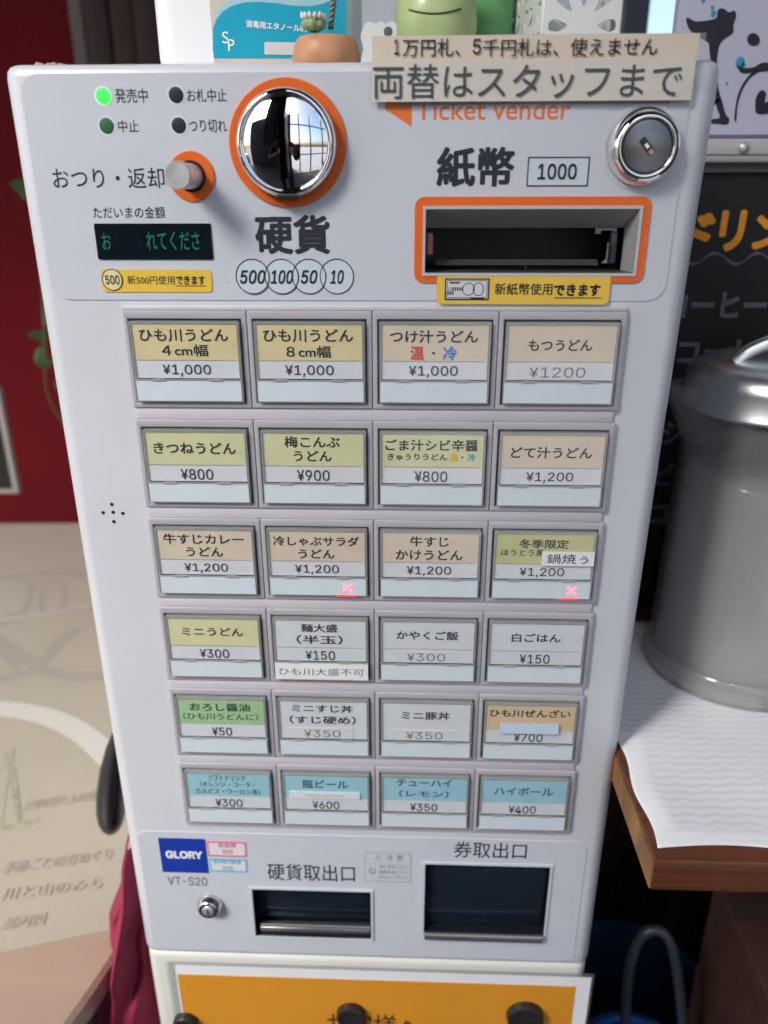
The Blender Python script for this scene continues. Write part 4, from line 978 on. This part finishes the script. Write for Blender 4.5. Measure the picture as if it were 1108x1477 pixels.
# shelf
SH = CAMZ - .36
fl = atz(946, 1240, SH); lx = fl.x; fy = fl.y
M_OAK = mat('varnished_red_oak', (.115, .038, .017), .35, var=.45, vscale=18, wood=(.5, 9, 9), coat=.3)
sh = thing('wooden_shelf', (lx + .25, fy + .17, SH - .03), 'varnished red brown wooden shelf beside the machine carrying the pitcher', 'shelf')
zth = SH - atz(940, 1240, SH).z
bm = bmesh.new(); bx(bm, lx, lx + .5, fy, YR - .008, SH - .024, SH, .0012); mesh_obj('shelf_board', bm, M_OAK, sh, smooth=True, angle=40)
M_OAKE = mat('worn_pale_wood_edge', (.34, .16, .05), .5, var=.5, vscale=60, wood=(1, 1, .3))
box('worn_end_grain', lx - .0012, lx - .00005, fy + .0006, fy + .22, SH - .0228, SH - .0025, M_OAKE, sh)
# towel
def towel():
    bm = bmesh.new(); nx, ny = 150, 150; g = {}
    x_l = atz(885, 1060, SH).x; 
    for i in range(nx + 1):
        for j in range(ny + 1):
            u, v = i / nx, j / ny
            yb, ye = fy + .0085, atz(935, 897, SH).y
            y = yb + (ye - yb) * v + (.004 * math.sin(u * 12) - .003 * u) * (1 - v) 
            xl = lx + .003 + .011 * max(0, math.sin(v * 3.0 + .15)) * (v < .55) * 1 + .0
            xl = lx - .001 + .010 * math.exp(-((v - .0) / .30) ** 2) - .012 * min(1, max(0, (v - .42) / .1))
            xl = lx + (-.000 + .004 * math.sin(v * 26)*.4) + (.0035 if v < .38 else -.006 * min(1, (v - .38) / .08))
            x = xl + (.34) * u
            wave = .5 + .5 * math.sin(y * 2 * PI / .0066 + 1.1 * math.sin(x * 2 * PI / .018 + .6 * math.sin(y * 60)) + .9 * math.sin(x * 23 + y * 31) + .5 * math.sin(x * 71 - y * 47))
            edge = min(1, min(u, v, 1 - v) * 28)
            z = SH + .0007 + (.0022 * edge) + .00034 * wave * edge + .0006 * math.sin(x * 63 + y * 20) * math.sin(y * 41 - x * 17) * edge + .0014 * math.sin(x * 30 + 1) * math.sin(y * 22) * edge
            g[i, j] = bm.verts.new((x, y, z))
    for i in range(nx):
        for j in range(ny): bm.faces.new((g[i, j], g[i + 1, j], g[i + 1, j + 1], g[i, j + 1]))
    r = bmesh.ops.extrude_face_region(bm, geom=bm.faces[:])
    for e in r['geom']:
        if isinstance(e, bmesh.types.BMVert): e.co.z = SH + .0002
    bmesh.ops.recalc_face_normals(bm, faces=bm.faces[:])
    return bm
M_TOW = mat('white_towel', (.88, .89, .92), .95, bump=.6, bscale=1500, var=.04, vscale=14)
top_mesh('white_towel', towel(), M_TOW, 'white quilted towel with wavy ribs spread on the wooden shelf under the pitcher', 'towel', smooth=True)
# pitcher
ZP = SH + .0040; PX, PY, PR = .2655, .556 - CAMD, .0695
pt = thing('water_pitcher', (PX, PY, ZP), 'large clear plastic water pitcher with a steel lid on the white towel', 'pitcher')
M_PLG = clear_mat('frosted_clear_plastic', (.91, .91, .91), .05, .14, .12, (.72, .72, .72))
M_WAT = clear_mat('cloudy_ice_water', (.74, .74, .74), .02, .3, .52, (.80, .79, .78))
HP = .232
bm = bmesh.new()
lathe_z(bm, PX, PY, ((0, ZP), (PR * .94, ZP), (PR, ZP + .005), (PR * 1.0, ZP + .012), (PR * .975, ZP + .016), (PR * .965, ZP + .024), (PR * .94, ZP + HP * .5), (PR * .91, ZP + HP * .82), (PR * .93, ZP + HP * .86), (PR * .91, ZP + HP * .88), (PR * .92, ZP + HP),
    (PR * .89, ZP + HP), (PR * .87, ZP + HP * .8), (PR * .91, ZP + .03), (PR * .90, ZP + .012), (0, ZP + .010)), 72)
# spout: drawn out lip towards the machine
for v in bm.verts:
    if v.co.z > ZP + HP * .80:
        a = math.atan2(v.co.y - PY, v.co.x - PX); d = abs(abs(a) - PI)
        k = max(0, 1 - d / .42) * min(1, (v.co.z - ZP - HP * .80) / (HP * .17)); v.co.x -= .022 * k
mesh_obj('pitcher_body', bm, M_PLG, pt, smooth=True, angle=60)
bm = bmesh.new(); lathe_z(bm, PX, PY, ((0, ZP + .0105), (PR * .89, ZP + .0125), (PR * .90, ZP + .030), (PR * .865, ZP + HP * .72), (PR * .80, ZP + HP * .722), (0, ZP + HP * .722)), 48)
mesh_obj('water', bm, M_WAT, pt, smooth=True, angle=50)
bm = bmesh.new(); lathe_z(bm, PX, PY, ((0, ZP + HP + .020), (.030, ZP + HP + .0205), (.046, ZP + HP + .018), (PR * .80, ZP + HP + .0165), (PR * .90, ZP + HP + .0125), (PR * .955, ZP + HP + .008), (PR * .975, ZP + HP + .002), (PR * .975, ZP + HP - .012), (PR * .990, ZP + HP - .0135), (PR * .990, ZP + HP - .0155), (PR * .96, ZP + HP - .0160), (PR * .93, ZP + HP - .010), (PR * .93, ZP + HP + .001), (PR * .86, ZP + HP + .001), (PR * .855, ZP + HP - .020), (0, ZP + HP - .021)), 64)
lid = mesh_obj('steel_lid', bm, mat('polished_steel_lid', (.85, .87, .87), .32, 1, var=.05), pt, smooth=True, angle=70)
bm = bmesh.new(); tube(bm, bez([(PX - .043, PY - .01, ZP + HP + .0165), (PX - .032, PY - .01, ZP + HP + .026), (PX - .010, PY - .01, ZP + HP + .034), (PX + .020, PY - .01, ZP + HP + .034), (PX + .048, PY - .01, ZP + HP + .018)]), .0052, 12)
mesh_obj('lid_handle', bm, mat('polished_steel_lid', (.62, .64, .64)), lid, smooth=True)
bm = bmesh.new(); lathe_z(bm, PX, PY, ((PR * .86, ZP + HP * .700), (PR * .862, ZP + HP * .730), (PR * .60, ZP + HP * .737), (0, ZP + HP * .733)), 48)
for v in bm.verts: v.co.z += .0022 * math.sin(v.co.x * 190) * math.sin(v.co.y * 170)
mesh_obj('ice_layer', bm, clear_mat('cloudy_ice', (.8, .84, .85), .06, .2, .42, (.72, .78, .79)), pt, smooth=True)
bm = bmesh.new(); lathe_z(bm, PX, PY, ((PR * .90, ZP + .0002), (PR * 1.002, ZP + .0052), (PR * 1.004, ZP + .012), (PR * .98, ZP + .0165), (PR * .974, ZP + .022), (PR * .965, ZP + .0221), (PR * .93, ZP + .012), (PR * .90, ZP + .0004)), 72)
mesh_obj('base_ring', bm, clear_mat('thick_clear_base', (.90, .90, .89), .05, .15, .25, (.74, .74, .73)), pt, smooth=True)
bm = bmesh.new(); tube(bm, bez([(PX + .062, PY, ZP + HP * .9), (PX + .105, PY, ZP + HP * .88), (PX + .112, PY, ZP + HP * .5), (PX + .066, PY, ZP + HP * .22)]), .008, 12)
mesh_obj('pitcher_handle', bm, M_PLG, pt, smooth=True)

# ------------------------------------------------------------------ right, under the shelf
M_BTUB = mat('blue_plastic_tub', (.012, .055, .13), .35, var=.2)
def tub(cx, cy, z0, h, r, mt, label, name='blue_tub'):
    t = thing(name, (cx, cy, z0), label, 'tub')
    bm = bmesh.new(); lathe_z(bm, cx, cy, ((0, z0), (r * .86, z0), (r * .9, z0 + .01), (r, z0 + h - .01), (r * 1.05, z0 + h - .008), (r * 1.06, z0 + h), (r * .97, z0 + h), (r * .88, z0 + .012), (0, z0 + .010)), 64)
    mesh_obj('tub_wall', bm, mt, t, smooth=True, angle=40); return t
# upper shelf rail and back boards
M_RW = mat('dark_red_wood', (.055, .018, .012), .5, var=.4, vscale=10, wood=(9, 9, .6))
lc = thing('wooden_cupboard', (lx + .33, .40, 0), 'dark red brown wooden cupboard side below the shelf', 'cupboard')
for k in range(5):
    box('plank', lx + .02 + k * .12, lx + .1385 + k * .12, .36 + .002 * (k % 2), .38, 0.001, SH - .05, M_RW, lc, .001)
box('cupboard_floor', lx - .05, lx + .6, -.10, .355, .23, .25, M_RW, lc)
tub(lx + .100, .155, .2505, .27, .080, M_BTUB, 'dark blue round plastic tub under the shelf behind the bent pipe')
t2_ = thing('blue_pail', (lx + .068, .035, .2505), 'bright blue closed plastic pail at the bottom right under the shelf', 'pail')
pc = (lx + .068, .035); bm = bmesh.new(); lathe_z(bm, *pc, ((0, .2505), (.046, .2505), (.048, .26), (.055, .555), (0, .555)), 56); mesh_obj('pail_wall', bm, mat('bright_blue_plastic', (.014, .085, .27), .35, var=.06), t2_, smooth=True, angle=40)
bm = bmesh.new(); lathe_z(bm, *pc, ((.0555, .548), (.060, .549), (.0605, .566), (.058, .571), (.052, .572), (.050, .567), (.020, .568), (0, .569)), 56); mesh_obj('pail_lid', bm, mat('bright_blue_plastic', (.02, .13, .42), .3), t2_, smooth=True, angle=60)
bm = bmesh.new(); tube(bm, bez([at(900, 1500, .05), at(908, 1400, .055), at(925, 1352, .06), at(950, 1342, .06), at(968, 1362, .055), at(978, 1410, .05), at(988, 1500, .045)]), .0048, 10)
top_mesh('hose_loop', bm, mat('grey_hose', (.020, .024, .03), .4), 'grey bent pipe loop standing over the bright blue pail', 'hose', smooth=True)
bxo = thing('wooden_block', (lx + .20, .02, .47), 'reddish wooden box with stamped characters below the shelf at the right', 'box')
box('box_body', lx + .135, lx + .35, -.02, .10, .2505, .74, mat('reddish_dark_wood', (.040, .015, .011), .55, var=.35, vscale=14, wood=(.6, 6, 6)), bxo, .002)
textp('国産', 1058, 1316, 1106, 1314, 26, -.0206, M_BLACK, bxo, .02)

# ------------------------------------------------------------------ left: table, map, wall, plants
TZ = .70
M_TABLE = mat('pinkish_tan_laminate', (.41, .295, .225), .3, var=.05, vscale=5, wood=(.4, 6, 6), coat=.3)
tb = thing('round_table', (-.62, .42, 0), 'round tan table with a dark red pedestal standing left of the machine', 'table')
p_a, p_b = atz(150, 1403, TZ), atz(98, 1477, TZ)
tcx, tcy, trr = -.62, .52, .60
# fit circle through the two measured rim points with radius trr
mid = (p_a + p_b) / 2; dv = (p_b - p_a); h_ = math.sqrt(trr ** 2 - (dv.length / 2) ** 2); nn = Vector((-dv.y, dv.x, 0)).normalized()
cc = mid + nn * h_
if cc.y < mid.y or cc.x > mid.x: cc = mid - nn * h_
tcx, tcy = cc.x, cc.y
bm = bmesh.new(); lathe_z(bm, tcx, tcy, ((0, TZ - .028), (trr - .004, TZ - .028), (trr, TZ - .024), (trr, TZ - .004), (trr - .004, TZ), (0, TZ)), 120)
mesh_obj('tabletop', bm, M_TABLE, tb, smooth=True, angle=40)
bm = bmesh.new(); lathe_z(bm, tcx, tcy, ((0, .001), (.25, .001), (.25, .02), (.05, .05), (.035, .1), (.035, TZ - .0285), (0, TZ - .0285)), 40)
mesh_obj('pedestal', bm, mat('dark_red_pedestal', (.10, .012, .016), .4), tb, smooth=True, angle=40)
M_MAP = mat('cream_map_paper', (.44, .395, .325), .35, var=.05, vscale=4, coat=.25)
q = [atz(-60, 1388, TZ), atz(162, 1342, TZ), atz(118, 744, TZ), atz(-60, 763, TZ)]
MZ = TZ + .0012
mp_ = thing('illustrated_map', (q[0].x, q[0].y, TZ), 'cream paper map with a faint road drawing and pale lettering lying on the round table', 'map')
far = q[2]; near = q[1]
dr = (near - q[0]).normalized(); # along the near edge
corner = [q[0] - dr * .30, near + dr * .04, near + dr * .04 + Vector((-.02, 1.02, 0)), q[0] - dr * .30 + Vector((-.02, 1.02, 0))]
yfar = q[2].y
corner[2].y = yfar - .02; corner[3].y = yfar - .06; corner[2].x = near.x + .10; corner[3].x = corner[2].x - .9
bm = bmesh.new(); a = [bm.verts.new((c.x, c.y, TZ + .0004)) for c in corner]; b = [bm.verts.new((c.x, c.y, MZ)) for c in corner]
bm.faces.new(b); bm.faces.new(a[::-1])
for k in range(4): bm.faces.new((a[k], a[(k + 1) % 4], b[(k + 1) % 4], b[k]))
bmesh.ops.recalc_face_normals(bm, faces=bm.faces[:]); mesh_obj('map_sheet', bm, M_MAP, mp_)
RB = [0]
def ribbon(name, pix, wpx, mt, z, parent, n=10):
    """a printed line on the map, traced as photo points"""
    RB[0] += 1; z += .00004 * RB[0]; P = bez([atz(a, b, z) for a, b in pix], n); wd = wpx; bm = bmesh.new(); pr = None
    for i, p in enumerate(P):
        t = (P[min(i + 1, len(P) - 1)] - P[max(i - 1, 0)]).normalized(); s = Vector((-t.y, t.x, 0)) * wd / 2
        cur = (bm.verts.new(p - s), bm.verts.new(p + s))
        if pr: bm.faces.new((pr[0], cur[0], cur[1], pr[1]))
        pr = cur
    for f in bm.faces:
        if f.normal.z < 0: f.normal_flip()
    bmesh.ops.recalc_face_normals(bm, faces=bm.faces[:])
    return mesh_obj(name, bm, mt, parent)
M_ROAD = mat('faint_grey_road_print', (.375, .335, .29), .4); M_ARC = mat('white_arc_print', (.60, .575, .53), .4, coat=.3)
M_ROADW = mat('pale_road_print', (.50, .47, .42), .4)
mz = MZ + .0001
for pix, wd in ((((-20, 838), (40, 828), (90, 826), (130, 832)), .020), (((-20, 905), (40, 890), (100, 880), (145, 880)), .016), (((20, 835), (45, 845), (35, 880), (5, 888)), .010), (((60, 882), (62, 850), (80, 836), (95, 850), (88, 878)), .008),
                (((-20, 912), (30, 945), (80, 972), (160, 975)), .022), (((115, 905), (80, 930), (50, 965), (-20, 985)), .018), (((-20, 935), (10, 950), (30, 975)), .012)):
    ribbon('road_print', pix, wd, M_ROAD, mz, mp_)
ribbon('road_print', ((-20, 898), (60, 886), (140, 872)), .008, M_ROADW, mz + .0002, mp_)
ribbon('white_arc', ((-60, 1022), (0, 1022), (60, 1031), (110, 1052), (150, 1084), (190, 1130)), .030, M_ARC, mz + .0004, mp_)
M_SK = mat('olive_watercolour', (.40, .375, .25), .6, var=.3, vscale=80); M_SK2 = mat('grey_sketch_line', (.38, .36, .30), .6)
for pix, wd, mt in ((((-20, 1198), (20, 1192), (58, 1182)), .008, M_SK), (((8, 1085), (14, 1120), (26, 1188)), .0022, M_SK2), (((20, 1080), (10, 1130), (2, 1190)), .0022, M_SK2), (((-5, 1110), (12, 1105), (24, 1112)), .003, M_SK2), (((-5, 1150), (12, 1146), (24, 1150)), .003, M_SK), (((18, 1105), (26, 1150), (30, 1190)), .002, M_SK)):
    ribbon('sketch_print', pix, wd, mt, mz, mp_)
def flat_text(s, px, py, wpx, hm, rot, mt, z, parent, name='map_lettering'):
    me = glyphs(s, .005).copy(); xs = [v.co.x for v in me.vertices]; ys = [v.co.y for v in me.vertices]
    a, b = atz(px, py, z), atz(px + wpx, py + rot, z); L = (b - a).length; sc_ = L / (max(xs) - min(xs)); d = (b - a).normalized(); n_ = Vector((-d.y, d.x, 0))
    for v in me.vertices:
        k_ = v.co.z / .0004
        v.co = a + d * (v.co.x - min(xs)) * sc_ + n_ * (v.co.y - min(ys)) * hm / (max(ys) - min(ys)); v.co.z = z + .00005 * k_
    me.materials.clear(); me.materials.append(mt); me.transform(world_of(parent).inverted())
    o = bpy.data.objects.new(name, me); link(o, parent); return o
M_FAINT = mat('faint_map_ink', (.432, .388, .318), .5)
flat_text('上州の里と人の道', 30, 1170, 105, .016, -16, M_FAINT, mz + .0012, mp_)
flat_text('季節ごとの町めぐり', 0, 1262, 160, .016, -22, M_FAINT, mz + .0012, mp_)
flat_text('川と山のみち', 0, 1300, 145, .015, -18, M_FAINT, mz + .0012, mp_); flat_text('案内図', 0, 1342, 62, .014, -8, M_FAINT, mz + .0012, mp_)

# red wall and what stands before it
YWALL = 1.25
M_REDW = mat('deep_red_painted_wall', (.15, .005, .010), .75, var=.2, vscale=2.5, bump=.1, bscale=20)
M_REDW.node_tree.nodes['Principled BSDF'].inputs['Specular IOR Level'].default_value = .2
def wall(name, x0, x1, y0, y1, z0, z1, mt, label, cat='wall', bev=0):
    bm = bmesh.new(); bx(bm, x0, x1, y0, y1, z0, z1, bev); return top_mesh(name, bm, mt, label, cat)
wall('red_wall', -3.2, -.30, YWALL, YWALL + .12, .001, 3.2, M_REDW, 'deep red painted wall at the left behind the machine')
xa, xb = at(98, 10, 1.1).x, at(117, 10, 1.1).x
wall('grey_post', xa, xb, 1.10, 1.10 + (xb - xa), .001, 3.0, mat('grey_post_paint', (.16, .15, .15), .5, var=.1), 'slim grey upright post before the red wall', 'post', .002)
M_DW = mat('dark_brown_boards', (.030, .014, .013), .6, var=.4, vscale=8, wood=(1, 1, .3))
dwx0, dwx1 = at(122, 40, 1.0).x, at(300, 40, 1.0).x
dp = thing('dark_partition', ((dwx0 + dwx1) / 2, 1.02, 0), 'dark brown boarded partition behind the white canister', 'partition')
n_ = 5
for k in range(n_):
    a_ = dwx0 + (dwx1 - dwx0) * k / n_; box('board', a_ + .001, a_ + (dwx1 - dwx0) / n_ - .001, 1.0 + .004 * (k % 2), 1.04, .001, 2.4, M_DW, dp, .002)
# frame fragment at the left edge
fx = at(15, 650, .95)
pf = thing('picture_frame', (fx.x - .06, .95, at(10, 712, .95).z), 'dark picture in a pale frame cut by the left edge of the photo', 'picture')
fz0, fz1 = at(10, 712, .95).z, at(10, 560, .95).z
box('frame', fx.x - .16, fx.x, .95, .965, fz0, fz1, mat('pale_grey_frame', (.45, .43, .41), .4), pf, .002)
box('picture_sheet', fx.x - .15, fx.x - .010, .9485, .9495, fz0 + .010, fz1 - .010, M_DARK, pf)
# leaves
M_LEAF = mat('dark_green_leaf', (.022, .065, .016), .5, var=.25, vscale=40); M_STEM = mat('brown_stem', (.10, .07, .03), .7)
def leaf(bm, base, d, L, wd):
    d = Vector(d).normalized(); s = d.cross(Vector((.3, 1, .2))).normalized(); up = s.cross(d); rows = []
    for k in range(8):
        t = k / 7; p = Vector(base) + d * L * t + up * (.12 * L * math.sin(t * PI)) ; ww = wd * math.sin(min(1, t * 1.02 + .03) * PI) ** .8
        rows.append((bm.verts.new(p - s * ww), bm.verts.new(p - up * wd * .25 * math.sin(t * PI)), bm.verts.new(p + s * ww)))
    for a, b in zip(rows, rows[1:]):
        bm.faces.new((a[0], a[1], b[1], b[0])); bm.faces.new((a[1], a[2], b[2], b[1]))
vp = thing('climbing_plant', (at(70, 700, .75).x, .75, TZ), 'dark leafy potted plant half hidden behind the left edge of the machine', 'plant')
vb_ = at(75, 735, .75); vb_.x += .10
bm = bmesh.new(); lathe_z(bm, vb_.x + .06, .80, ((0, TZ + .002), (.045, TZ + .002), (.06, TZ + .09), (.055, TZ + .09), (.05, TZ + .075), (0, TZ + .075)), 32); mesh_obj('pot', bm, mat('dark_pot', (.03, .02, .02), .5), vp, smooth=True, angle=40)
stem = bez([(vb_.x + .06, .80, TZ + .075), at(85, 600, .78), at(66, 500, .76), at(60, 400, .78), at(45, 285, .76), at(40, 240, .78)])
bm = bmesh.new(); tube(bm, stem, .0022, 8); mesh_obj('stem', bm, M_STEM, vp, smooth=True)
for px, py, dx, dz, L, wd in ((45, 275, -1, .3, .045, .014), (42, 290, -.6, .9, .04, .013), (50, 300, .6, -.8, .05, .016), (66, 470, .2, .9, .05, .012), (70, 490, -.7, .2, .045, .012), (64, 500, -.5, -.7, .045, .013), (72, 510, .5, -.6, .05, .014), (74, 520, -.9, -.4, .035, .011), (80, 560, .6, .5, .05, .014), (60, 480, .9, .1, .05, .012)):
    bm = bmesh.new(); leaf(bm, at(px, py, .76), (dx, .1 * random.uniform(-1, 1), dz), L * .72, wd * .8); mesh_obj('leaf', bm, M_LEAF, vp, smooth=True)

# black grip hung on the machine side and the crimson jacket
YH = .10
bm = bmesh.new()
gp = [at(*q, YH) for q in ((186, 1020), (179, 1050), (171, 1080), (165, 1112), (161, 1146), (160, 1170), (160, 1184), (160, 1193), (160, 1199), (160, 1201.5))]
tube(bm, gp, [.0035, .0075, .0105, .0124, .0131, .0128, .0112, .0086, .0050, .0012], 28)
top_mesh('black_grip', bm, mat('glossy_black_plastic', (.010, .012, .016), .22), 'glossy black rounded handle hanging at the left side of the machine', 'handle', smooth=True)
# jacket: a hanging folded cloth
bm = bmesh.new(); nx, nz = 90, 90; g = {}
L_ = [(1210, 183, 200), (1240, 176, 215), (1290, 165, 235), (1350, 156, 250), (1400, 152, 262), (1450, 152, 268), (1477, 147, 275), (1600, 140, 300), (1750, 150, 330)]
def lerp_tab(py):
    for a, b in zip(L_, L_[1:]):
        if a[0] <= py <= b[0]:
            t = (py - a[0]) / (b[0] - a[0]); return a[1] + (b[1] - a[1]) * t, a[2] + (b[2] - a[2]) * t
    return L_[-1][1:]
for i in range(nx + 1):
    for j in range(nz + 1):
        u, v = i / nx, j / nz; py = 1210 + 540 * v; l, r_ = lerp_tab(py)
        px = l - 13 * min(1, v * 2.5) + (r_ - l) * u; am = .024 * min(1, v * 5)
        ph = 1.2 * math.sin(v * 6) + .8 * math.sin(v * 17 + u * 4)
        y = .09 + .03 * (1 - math.sin(u * PI)) + am * .5 * math.sin(u * 10 + ph) + am * .22 * math.sin(u * 23 + v * 9) + .003 * math.sin(v * 46 + u * 9) * min(1, v * 4)
        p = at(px, py, .03); g[i, j] = bm.verts.new((p.x - .002 * math.sin(v * 30) * (1 - u), y - .075, p.z))
for i in range(nx):
    for j in range(nz): bm.faces.new((g[i, j], g[i + 1, j], g[i + 1, j + 1], g[i, j + 1]))
r = bmesh.ops.extrude_face_region(bm, geom=bm.faces[:])
for e in r['geom']:
    if isinstance(e, bmesh.types.BMVert): e.co.y += .004
bmesh.ops.recalc_face_normals(bm, faces=bm.faces[:])
top_mesh('crimson_jacket', bm, mat('crimson_cloth', (.27, .016, .055), .7, bump=.3, bscale=900, var=.12, vscale=12), 'crimson cloth jacket hanging in folds at the left side of the machine', 'jacket', smooth=True)
# dark chair back fragment under the table rim
bm = bmesh.new(); tube(bm, bez([at(150, 1395, .16), at(143, 1440, .16), at(138, 1500, .16), at(130, 1600, .16)]), .009, 12)
top_mesh('chair_post', bm, mat('dark_blue_grey_metal', (.03, .035, .045), .4), 'dark slim chair post between the tan table rim and the crimson jacket', 'chair post', smooth=True)

# ------------------------------------------------------------------ behind, between the canister and the sign
YV = .60
gx0, gx1 = at(480, 30, YV).x, at(900, 30, YV).x
pw = thing('frosted_window', ((gx0 + gx1) / 2, YV, 0), 'pale grey frosted window behind the frog and basket', 'window')
box('frosted_pane', gx0, gx1, YV, YV + .006, .9, 2.2, mat('frosted_grey_pane', (.82, .84, .88), .3, trans=.35), pw)
box('window_frame', gx0 - .03, gx0 - .0005, YV - .01, YV + .02, .9, 2.2, mat('pale_frame', (.6, .6, .6), .4), pw, .002)
box('window_base', gx0 - .03, gx1, YV - .01, YV + .02, .001, .8995, mat('pale_frame', (.6, .6, .6), .4), pw, .002)
a_, b_ = at(899, 30, .55).x, at(936, 30, .55).x
wall('navy_pillar', a_, b_, .55, .60, .001, 2.4, mat('navy_grey_paint', (.05, .06, .085), .5), 'narrow dark navy pillar between the basket and the bright gap', 'pillar', .002)

# ------------------------------------------------------------------ the customer holding the phone (seen in the chrome dome)
def skinned(name, joints, bones, mt, parent, lev=2):
    me = bpy.data.meshes.new(name); names = list(joints); idx = {k: i for i, k in enumerate(names)}
    me.from_pydata([joints[k][0] for k in names], [(idx[a], idx[b]) for a, b in bones], [])
    o = bpy.data.objects.new(name, me); C.objects.link(o); o.modifiers.new('skin', 'SKIN').use_smooth_shade = True
    if not me.skin_vertices: me.skin_vertices.new() if hasattr(me.skin_vertices, 'new') else None
    for i, k in enumerate(names):
        r = joints[k][1]; me.skin_vertices[0].data[i].radius = r if isinstance(r, tuple) else (r, r)
    me.skin_vertices[0].data[0].use_root = True
    sb_ = o.modifiers.new('sub', 'SUBSURF'); sb_.levels = lev; sb_.render_levels = lev
    dg = bpy.context.evaluated_depsgraph_get(); m2 = bpy.data.meshes.new_from_object(o.evaluated_get(dg)); bpy.data.objects.remove(o)
    m2.materials.clear(); m2.materials.append(mt)
    for p in m2.polygons: p.use_smooth = True
    m2.transform(world_of(parent).inverted()); o = bpy.data.objects.new(name, m2); link(o, parent); return o
try:
    M_CLOTH = mat('charcoal_clothes', (.018, .018, .022), .8, var=.2, vscale=10); M_SKIN = mat('skin', (.50, .27, .18), .5)
    bxp, byp = -.21, -.86
    pe = thing('person', (bxp, byp, 0), 'person in dark clothes and dark cap holding up a phone', 'person')
    V = lambda x, y, z: (bxp + x, byp + y, z)
    J = {'pelvis': (V(0, 0, .92), (.15, .11)), 'waist': (V(0, .01, 1.05), (.135, .10)), 'chest': (V(0, .02, 1.24), (.165, .12)), 'collar': (V(0, .02, 1.37), (.12, .08))}
    B = [('pelvis', 'waist'), ('waist', 'chest'), ('chest', 'collar')]
    for n_, s_ in (('l', -1), ('r', 1)):
        J.update({'sh' + n_: (V(.17 * s_, .02, 1.345), .062), 'el' + n_: (V(.24 * s_, .14, 1.13), .048), 'wr' + n_: (V(.10 + .085 * s_, .31, 1.255), .032),
                  'hip' + n_: (V(.09 * s_, 0, .85), .095), 'kn' + n_: (V(.10 * s_, .02, .48), .065), 'an' + n_: (V(.11 * s_, -.02, .09), .045), 'toe' + n_: (V(.12 * s_, .15, .045), .040)})
        B += [('collar', 'sh' + n_), ('sh' + n_, 'el' + n_), ('el' + n_, 'wr' + n_), ('pelvis', 'hip' + n_), ('hip' + n_, 'kn' + n_), ('kn' + n_, 'an' + n_), ('an' + n_, 'toe' + n_)]
    skinned('clothed_body', J, B, M_CLOTH, pe)
    skinned('head', {'base': (V(0, .02, 1.36), .052), 'neck': (V(0, .025, 1.44), .050), 'jaw': (V(0, .055, 1.49), (.058, .062)), 'mid': (V(0, .045, 1.55), (.074, .088)), 'top': (V(0, .04, 1.62), (.066, .080))}, [('base', 'neck'), ('neck', 'jaw'), ('jaw', 'mid'), ('mid', 'top')], M_SKIN, pe)
    bm = bmesh.new(); bmesh.ops.create_cone(bm, segments=4, radius1=.016, radius2=.006, depth=.05, matrix=Matrix.Translation(V(0, .145, 1.545)) @ Matrix.Rotation(.3, 4, 'X')); mesh_obj('nose', bm, M_SKIN, pe, smooth=True)
    bm = bmesh.new()
    for s_ in (-1, 1): bmesh.ops.create_uvsphere(bm, u_segments=12, v_segments=8, radius=.011, matrix=Matrix.Translation(V(.031 * s_, .128, 1.562)))
    mesh_obj('eyes', bm, M_DARK, pe, smooth=True)
    bm = bmesh.new()
    lathe_z(bm, bxp, byp + .04, ((.092, 1.585), (.094, 1.60), (.090, 1.64), (.070, 1.675), (.03, 1.69), (0, 1.692)), 32, sy=1.1)
    bx(bm, bxp - .065, bxp + .065, byp + .10, byp + .20, 1.588, 1.594, .002); mesh_obj('cap', bm, M_CLOTH, pe, smooth=True, angle=50)
    for n_, s_ in (('l', -1), ('r', 1)):
        wv_ = Vector(J['wr' + n_][0]); pc_ = wv_ + Vector((-.012 * s_, .045, .03))
        HJ = {'w': (tuple(wv_ - Vector((0, .02, .01))), .026), 'p': (tuple(pc_), (.034, .018))}; HB = [('w', 'p')]
        for f_ in range(4):
            b_ = pc_ + Vector((.004 * s_, .006, .028 - .018 * f_)); L = (.026, .030, .028, .022)[f_]
            HJ['a%d' % f_] = (tuple(b_ + Vector((-.006 * s_, .020, 0))), .0088); HJ['b%d' % f_] = (tuple(b_ + Vector((-.020 * s_, .020 + L * .5, .002))), .0080); HJ['c%d' % f_] = (tuple(b_ + Vector((-.036 * s_, .014 + L * .4, .003))), .0070)
            HB += [('p', 'a%d' % f_), ('a%d' % f_, 'b%d' % f_), ('b%d' % f_, 'c%d' % f_)]
        HJ['t1'] = (tuple(pc_ + Vector((-.014 * s_, -.012, .022))), .011); HJ['t2'] = (tuple(pc_ + Vector((-.030 * s_, -.010, .034))), .009); HB += [('p', 't1'), ('t1', 't2')]
        skinned('hand', HJ, HB, M_SKIN, pe, 1)
    bm = bmesh.new(); bx(bm, -.036, .036, -.004, .004, -.078, .078, .003)
    mt_ = cam.matrix_world.to_3x3().to_4x4()
    bm.transform(Matrix.Translation(CAM - fwd * .012 + right * .0 - down * -.045) @ mt_ @ Matrix.Rotation(PI / 2, 4, 'X'))
    top_mesh('phone', bm, mat('black_phone_glass', (.01, .01, .012), .1), 'black phone held up by the person in front of the machine', 'phone', smooth=True, angle=40)
except Exception as e_:
    print('person skipped', e_)
